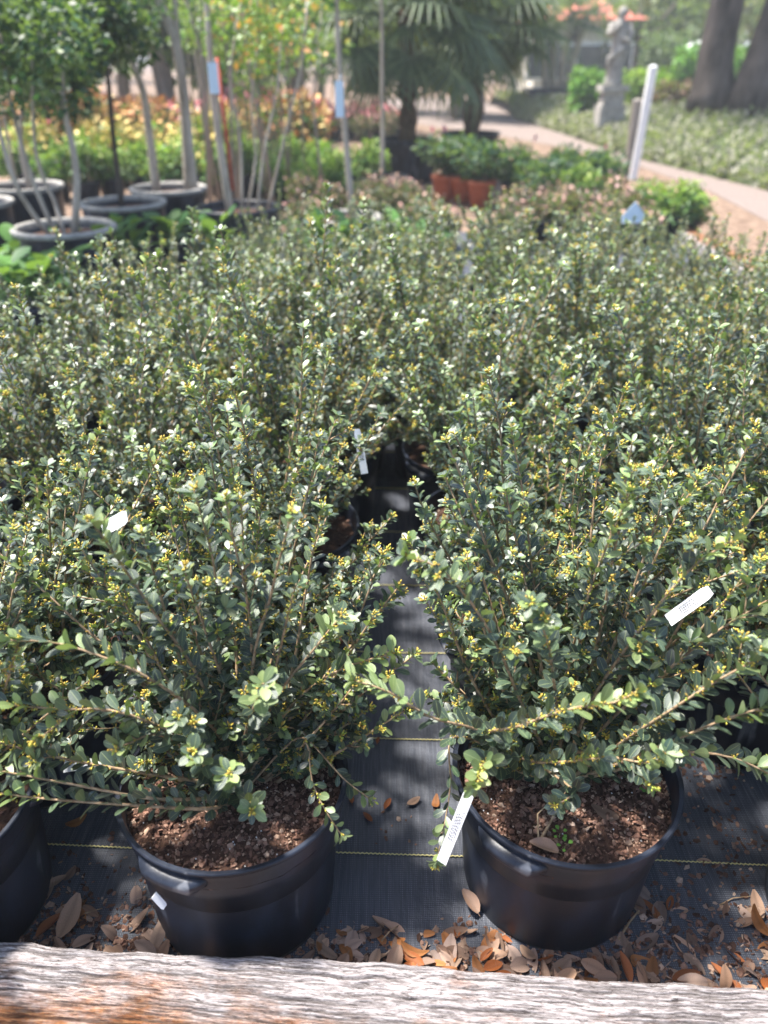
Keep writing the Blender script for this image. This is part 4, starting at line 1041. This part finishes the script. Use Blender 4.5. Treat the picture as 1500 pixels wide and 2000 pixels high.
p = at_z(915, 318, 0); palm(p.x, p.y, .45, .42, .115, 1.85, 'fan palm with dark trunk nearer the gravel path', 46, 1.35)

# groundcover mound, trunks, statue, posts
def mound():
    pts = [at_z(*q) for q in ((1010, 232), (1090, 258), (1215, 300), (1330, 330), (1500, 372), (1720, 430))]
    mb = MB(); V = []; n = len(pts) * 6; m = 16; prof = []
    P = catmull([tuple(q) for q in pts], .5); 
    far = catmull([(3.6, 30, 0), (5.5, 27, 0), (9, 24, 0), (14, 20, 0)], .5)
    nn = 40; res = lambda C: [C[int(i * (len(C) - 1) / (nn - 1))] for i in range(nn)]
    A, B = res(P), res(far)
    hgt = lambda u, v: .62 * min(1, v * 2.6) ** .75 * min(1, (1 - v) * 5) * (.55 + .45 * u)
    for i in range(nn):
        for j in range(m + 1):
            v = j / m; c = A[i] * (1 - v) + B[i] * v; V.append((c[0], c[1], .002 + hgt(i / nn, v)))
    F = [(i * (m + 1) + j, (i + 1) * (m + 1) + j, (i + 1) * (m + 1) + j + 1, i * (m + 1) + j + 1) for i in range(nn - 1) for j in range(m)]
    mb.add(V, F, (.07, .095, .035, 0)); tag(mb.build('mound', 'chip'), kind='structure')
    lc = MB(); ms = []; cs = []; pal = np.array([(.22, .215, .165), (.29, .28, .215), (.16, .16, .12), (.37, .35, .285)])
    V = np.array(V).reshape(nn, m + 1, 3)
    for _ in range(26000):
        u = rng.random() * (nn - 1.001); v = (rng.random() ** 1.5) * (m - .001) * .7; i, j = int(u), int(v); a, b = u - i, v - j
        c = (V[i, j] * (1 - a) + V[i + 1, j] * a) * (1 - b) + (V[i, j + 1] * (1 - a) + V[i + 1, j + 1] * a) * b
        ms.append(np.concatenate([frame(rng.normal(size=3) + UP * .5, UP + rng.normal(size=3) * .6) * rng.uniform(.05, .12), (c + UP * rng.uniform(0, .12))[:, None]], 1)); cs.append(pal[rng.integers(4)] * rng.uniform(.7, 1.3))
    lc.batch(QUAD, QUAD_F, np.array(ms), np.array(cs)); tag(lc.build('groundcover', 'soft_leaf'), 'pale green groundcover blanketing the low mound by the path', 'groundcover', kind='stuff')
mound()
def tree_trunk(pts, r, label, crown):
    P = [at_d(*q) for q in pts]; o = Vector((P[0].x, P[0].y, 0.0)); root = empty('shade_tree', o, label, 'tree', 'large trees on the mound')
    mb = MB(); C = catmull([tuple(q - o) for q in P], .3); n = len(C); mb.tube(C, [r * (1.25 - .35 * min(1, 5 * i / n)) * (1 - .3 * i / n) for i in range(n)], 14); mb.build('trunk', 'dark_trunk', root)
    top = C[-1]
    for k in range(6):
        a = 6.28 * k / 6; lm = MB(); lm.tube([top, (top[0] + 1.4 * math.cos(a), top[1] + 1.4 * math.sin(a), top[2] + 1.2), (top[0] + 3 * math.cos(a), top[1] + 3 * math.sin(a), top[2] + 1.7)], [r * .5, r * .3, r * .1], 8); lm.build('limb', 'dark_trunk', root)
    cs, rr = blobs(16, (top[0], top[1], top[2] + 2.4), (3, 3, 1.2), 1.0); mb = MB(); leaf_cloud(mb, cs, rr, 2200, .28, GREEN_M); mb.build('crown', 'soft_leaf', root)['kind'] = 'stuff'
tree_trunk([(1388, 214, 16), (1400, 100, 16), (1425, -20, 16), (1450, -200, 16.2)], .37, 'thick leaning trunk on the mound, left of the two', 0)
tree_trunk([(1462, 220, 15.5), (1490, 110, 15.5), (1530, -10, 15.6), (1570, -200, 15.8)], .34, 'thick leaning trunk cut by the right edge', 0)

def statue():
    b = at_d(1190, 222, 16.5); s = 16.0 / FPX; root = empty('garden_statue', (b.x, b.y, 0), 'grey stone draped figure on a square pedestal above the mound', 'statue')
    z0 = b.z; ph = at_d(1190, 166, 16.5).z - z0; w = 22 * s
    mb = MB(); mb.box((-w, -w, 0), (w, w, z0 + ph * .30)); mb.box((-w * .82, -w * .82, z0 + ph * .30), (w * .82, w * .82, z0 + ph * .78)); mb.box((-w * 1.05, -w * 1.05, z0 + ph * .78), (w * 1.05, w * 1.05, z0 + ph)); mb.build('pedestal', 'stone', root, smooth=False)
    z = z0 + ph - .01; H = at_d(1190, 12, 16.5).z - z
    mb = MB(); prof = [(0, .135, .12, 0), (.06, .13, .115, 0), (.22, .105, .10, .01), (.36, .115, .10, .03), (.47, .135, .105, .045), (.53, .125, .10, .03), (.60, .10, .085, .005), (.68, .115, .095, -.015), (.76, .135, .085, -.02), (.80, .12, .075, -.02), (.83, .06, .05, -.01), (.86, .038, .042, 0), (.88, .055, .062, .005), (.93, .066, .075, .008), (.98, .05, .055, .008), (1.0, .012, .012, .008)]
    V = []; ns = 28
    for t, rx, ry, ox in prof:
        for k in range(ns):
            a = 6.283 * k / ns; f = 1 + (.07 * math.sin(9 * a + 6 * t) if t < .55 else 0); V.append(((ox + rx * f * math.cos(a)) * H, ry * f * math.sin(a) * H, z + t * H))
    F = [(i * ns + k, i * ns + (k + 1) % ns, (i + 1) * ns + (k + 1) % ns, (i + 1) * ns + k) for i in range(len(prof) - 1) for k in range(ns)] + [tuple(range(ns))[::-1], tuple((len(prof) - 1) * ns + k for k in range(ns))]
    mb.add(V, F)
    q = lambda x, y, t: (x * H, y * H, z + t * H)
    mb.tube([q(.11, 0, .78), q(.165, -.02, .66), q(.13, -.10, .56), q(.02, -.13, .60)], [.042 * H, .038 * H, .032 * H, .024 * H], 10)
    mb.tube([q(-.13, 0, .78), q(-.175, -.03, .66), q(-.10, -.12, .70), q(-.03, -.12, .79)], [.042 * H, .038 * H, .032 * H, .024 * H], 10)
    mb.tube([q(.13, -.06, .50), q(.0, -.12, .45), q(-.12, -.06, .36), q(-.12, -.02, .15)], [.03 * H, .04 * H, .04 * H, .025 * H], 8)
    mb.build('figure', 'stone', root)
statue()
def post(p0px, p1px, d, w, mat, label):
    a = at_d(*p0px, d); b = at_d(*p1px, d); a.z = 0
    mb = MB(); dr = b - a; V = []
    for c in (Vector((0, 0, 0)), dr):
        for sx, sy in ((-1, -1), (1, -1), (1, 1), (-1, 1)): V.append(c + Vector((sx * w / 2, sy * w / 2, 0)))
    V += [dr + Vector((0, 0, w * .25))]
    mb.add(V, [(3, 2, 1, 0)] + [(k, (k + 1) % 4, 4 + (k + 1) % 4, 4 + k) for k in range(4)] + [(4 + k, 4 + (k + 1) % 4, 8) for k in range(4)])
    tag(mb.build('marker_post', mat, loc=a, smooth=False), label, 'post')
post((1236, 345), (1276, 130), 10.8, .085, 'white', 'tall white leaning post beside the gravel path')
post((1226, 345), (1246, 196), 10.9, .11, 'post', 'shorter weathered grey post left of the white one')
def card():
    p = at_d(1238, 428, 4.6); root = empty('sign_card', (p.x, p.y, 0), 'pale blue card on a stake among the low shrubs', 'sign'); mb = MB()
    k = 4.2 / FPX; V = [(-24 * k, 0, -8 * k), (20 * k, .02, -8 * k), (24 * k, .02, 6 * k), (2 * k, .03, 32 * k), (-24 * k, .01, 4 * k)]
    V = [(x, y, z + p.z) for x, y, z in V]; mb.add(V + [(x, y + .004, z) for x, y, z in V], [(0, 1, 2, 3, 4), (9, 8, 7, 6, 5)] + [(i, 5 + i, 5 + (i + 1) % 5, (i + 1) % 5) for i in range(5)])
    mb.build('card', 'blue_sign', root, smooth=False); st = MB(); st.tube([(0, .02, 0), (0, .02, p.z)], .005, 6); st.build('stake', 'post', root)
card()

# far things: hedges, red-roofed buildings, canopy, palm cluster, trees
def hedge(px0, px1, ytop, d, cols, label, base=.5):
    a = at_d(px0, ytop, d); b = at_d(px1, ytop, d); root = empty('clipped_bush', ((a.x + b.x) / 2, d, 0), label, 'bush'); w = b.x - a.x
    cs = [(w * (t - .5), rng.normal() * .1, a.z * zf) for t in np.linspace(.1, .9, 5) for zf in (.45, .78)]; rr = [(w * .16, .35, a.z * .24)] * len(cs)
    mb = MB(); leaf_cloud(mb, cs, rr, 1500, .14, cols); mb.build('foliage', 'soft_leaf', root)['kind'] = 'stuff'
    st = MB(); st.tube([(0, 0, 0), (0, 0, a.z * .7)], .05, 6); st.build('stem', 'trunk', root)
hedge(1125, 1180, 140, 19, [(.10, .26, .03), (.16, .34, .05), (.07, .18, .03)], 'bright green bush left of the statue')
hedge(1215, 1300, 138, 19, [(.24, .36, .05), (.16, .30, .05), (.32, .40, .09)], 'yellow-green bush right of the statue')
hedge(1290, 1370, 165, 18, [(.15, .085, .06), (.20, .12, .08), (.10, .07, .05)], 'low brownish bush left of the thick trunks')
hedge(1325, 1375, 88, 22, [(.12, .30, .04), (.18, .38, .06), (.08, .20, .03)], 'tall bright green bush beside the left thick trunk')
hedge(1430, 1500, 92, 22, [(.12, .28, .04), (.18, .34, .06), (.08, .20, .03)], 'green bush between the two thick trunks')
hedge(1262, 1345, 62, 27, [(.10, .16, .06), (.14, .20, .08), (.07, .12, .05)], 'added grey-green bush covering the bright sky gap behind the white post')  # bush added to cover a glaring sky gap at the horizon
def building(px0, px1, ytop, yeave, d, label):
    a = at_d(px0, ytop, d); b = at_d(px1, yeave, d); w = b.x - a.x; root = empty('red_roof_building', ((a.x + b.x) / 2, d, 0), label, 'building', 'red-roofed buildings far behind')
    he = b.z; hr = a.z; mb = MB(); mb.box((-w / 2, 0, 0), (w / 2, 6, he)); mb.build('wall', 'cream', root, smooth=False)
    rf = MB(); e = .4; rf.add([(-w / 2 - e, -e, he), (w / 2 + e, -e, he), (w / 2 + e, 6 + e, he), (-w / 2 - e, 6 + e, he), (-w / 2 + .5, 3, hr), (w / 2 - .5, 3, hr)], [(3, 2, 1, 0), (0, 1, 5, 4), (1, 2, 5), (2, 3, 4, 5), (3, 0, 4)]); rf.build('roof', 'roof', root, smooth=False)
    for t in (-.28, .28):
        wn = MB(); wn.box((w * t - .5, -.05, he * .3), (w * t + .5, -.01, he * .75)); q = wn.build('window', 'white', root, smooth=False); g = MB(); g.box((w * t - .42, -.08, he * .34), (w * t + .42, -.052, he * .71)); g.build('pane', 'glass', q, smooth=False)
building(1056, 1114, -12, 40, 29, 'red-roofed building glimpsed between palm and statue, left one')
building(1146, 1236, -14, 38, 29, 'red-roofed building behind the head of the statue')
def canopy():
    p = at_d(1364, 90, 24); root = empty('white_canopy', (p.x, p.y, 0), 'small white canopy far behind the statue', 'canopy'); mb = MB(); w = .36
    mb.add([(-w, -w, p.z - .12), (w, -w, p.z - .12), (w, w, p.z - .12), (-w, w, p.z - .12), (-w, -w, p.z - .02), (w, -w, p.z - .02), (w, w, p.z - .02), (-w, w, p.z - .02), (0, 0, p.z + .12)], [(3, 2, 1, 0)] + [(k, (k + 1) % 4, 4 + (k + 1) % 4, 4 + k) for k in range(4)] + [(4 + k, 4 + (k + 1) % 4, 8) for k in range(4)]); mb.build('top', 'white', root, smooth=False)
    po = MB(); po.tube([(0, 0, 0), (0, 0, p.z - .1)], .05, 8); po.build('pole', 'post', root)
canopy()
def palm_cluster():
    p = at_z(1085, 196, 0); d = 24; p = at_d(1085, 196, d); root = empty('palm_cluster', (p.x, d, 0), 'pale-stemmed palm cluster in a dark planter beyond the path', 'palm')
    mb = MB(); mb.box((-.85, -.6, 0), (.85, .6, max(.4, at_d(1085, 172, d).z))); mb.build('planter', 'pot', root, smooth=False)
    for k, dx in enumerate((-.42, -.16, .12, .38)):
        t = MB(); t.tube([(dx * .6, 0, .3), (dx, 0, 1.4), (dx * 1.7, 0, 2.4)], [.10, .085, .07], 8); t.build('trunk', 'pale_trunk', root)
        for j in range(7): inst('frond', FANS[j % 4], root, (dx * 1.7, 0, 2.35), (R(60 - 14 * j), 0, 2.4 * j + k), 1.3)
palm_cluster()
def far_tree(x, y, h, r, cols, label, group, n=1500, L=.32):
    root = empty('background_tree', (x, y, 0), label, 'tree', group)
    mb = MB(); mb.tube([(0, 0, 0), (rng.normal() * .15, 0, h * .35), (rng.normal() * .3, 0, h * .75)], [.035 * h, .025 * h, .012 * h], 8); mb.build('trunk', 'trunk', root)
    for k in range(4):
        a = 1.57 * k + rng.random(); lm = MB(); lm.tube([(0, 0, h * .38), (r * .5 * math.cos(a), r * .5 * math.sin(a), h * .62)], [.015 * h, .006 * h], 6); lm.build('limb', 'trunk', root)
    cs, rr = blobs(18, (0, 0, h * .6), (r * .75, r * .75, h * .34), r * .36); mb = MB(); leaf_cloud(mb, cs, rr, n, L, cols); mb.build('crown', 'soft_leaf', root)['kind'] = 'stuff'
YEL = [(.22, .27, .06), (.28, .33, .09), (.16, .22, .05), (.34, .34, .12)]
MIX = [(.10, .16, .05), (.15, .21, .07), (.08, .12, .04), (.22, .26, .10)]
for (px, d, h, r, c) in ((1020, 34, 3.4, 2.2, YEL), (1100, 36, 2.4, 2.4, YEL), (1150, 33, 3.0, 2.0, YEL), (1245, 30, 4.6, 2.6, MIX), (1310, 32, 4.8, 2.8, MIX), (1380, 36, 5.5, 3.2, YEL), (1450, 38, 6, 3.4, YEL), (1540, 36, 6, 3.4, YEL), (1190, 48, 6, 3.5, YEL)):
    p = at_d(px, 150, d); far_tree(p.x, d, h, r, c, 'yellow-green blurred tree behind the statue and thick trunks' if c is YEL else 'grey-green tree in the blurred distance right of the statue', 'yellow-green trees behind the statue' if c is YEL else 'grey-green trees right of the statue')
for k in range(13):
    px = -120 + 88 * k + rng.normal() * 20; d = rng.uniform(17, 26); p = at_d(px, 150, d)
    far_tree(p.x, d, rng.uniform(4.0, 6.0), rng.uniform(1.8, 2.4), GREEN_D if px < 380 else MIX, 'dark green tree in the blurred distance at upper left' if px < 380 else 'green blurred tree behind the saplings and palms', 'dark trees at upper left' if px < 380 else 'green trees behind saplings and palms', 1900, .26)
for px, d, h, r in ((330, 14.5, 4.6, 1.7), (60, 14.0, 4.6, 1.9), (430, 16.5, 4.8, 1.5)):
    p = at_d(px, 150, d); far_tree(p.x, d, h, r, GREEN_D, ['dark bushy tree right behind the forked trunk', 'dark bushy tree at the upper left corner', 'dark tree behind the red stake'][(330, 60, 430).index(px)], 'dark trees at upper left', 5000, .17)
for k in range(22):
    x = -52 + 5 * k; far_tree(x, rng.uniform(55, 66), rng.uniform(6, 9.5), rng.uniform(3.6, 4.8), MIX if k % 2 else YEL, 'tree in the farthest tree line on the horizon', 'farthest tree line', 900, .6)

# ------------------------------------------------------------------ pale volume added to imitate veiling glare of the lens
def lens_veil():
    mb = MB(); mb.box((-275, -12, -1.0), (275, 435, 14.0)); o = mb.build('lens_veil', 'white', smooth=False)
    m = bpy.data.materials.new('lens_veil_volume'); m.use_nodes = True; n = m.node_tree.nodes
    n.remove(n['Principled BSDF']); v = n.new('ShaderNodeVolumePrincipled'); v.inputs['Density'].default_value = .0030; v.inputs['Color'].default_value = (.86, .90, .96, 1)
    m.node_tree.links.new(v.outputs[0], n['Material Output'].inputs['Volume'])
    o.data.materials.clear(); o.data.materials.append(m); o['kind'] = 'stuff'; o['label'] = 'added thin pale volume imitating lens veil over the nursery'; o['category'] = 'lens_veil'
lens_veil()

# look-alikes told apart by their order across the picture
bpy.context.view_layer.update()
ordn = lambda k: f"{k}{'th' if 10 < k % 100 < 14 else {1: 'st', 2: 'nd', 3: 'rd'}.get(k % 10, 'th')}"
same = {}
for o in COL.objects:
    if o.parent is None and 'label' in o.keys() and 'group' in o.keys(): same.setdefault(o['label'], []).append(o)
for lab, obs in same.items():
    if len(obs) > 1:
        obs.sort(key=lambda o: o.location.x / (o.location.y * math.cos(TP) + (CAM_H - o.location.z) * math.sin(TP)))
        for k, o in enumerate(obs): o['label'] = f'{lab}, {ordn(k + 1)} from left'
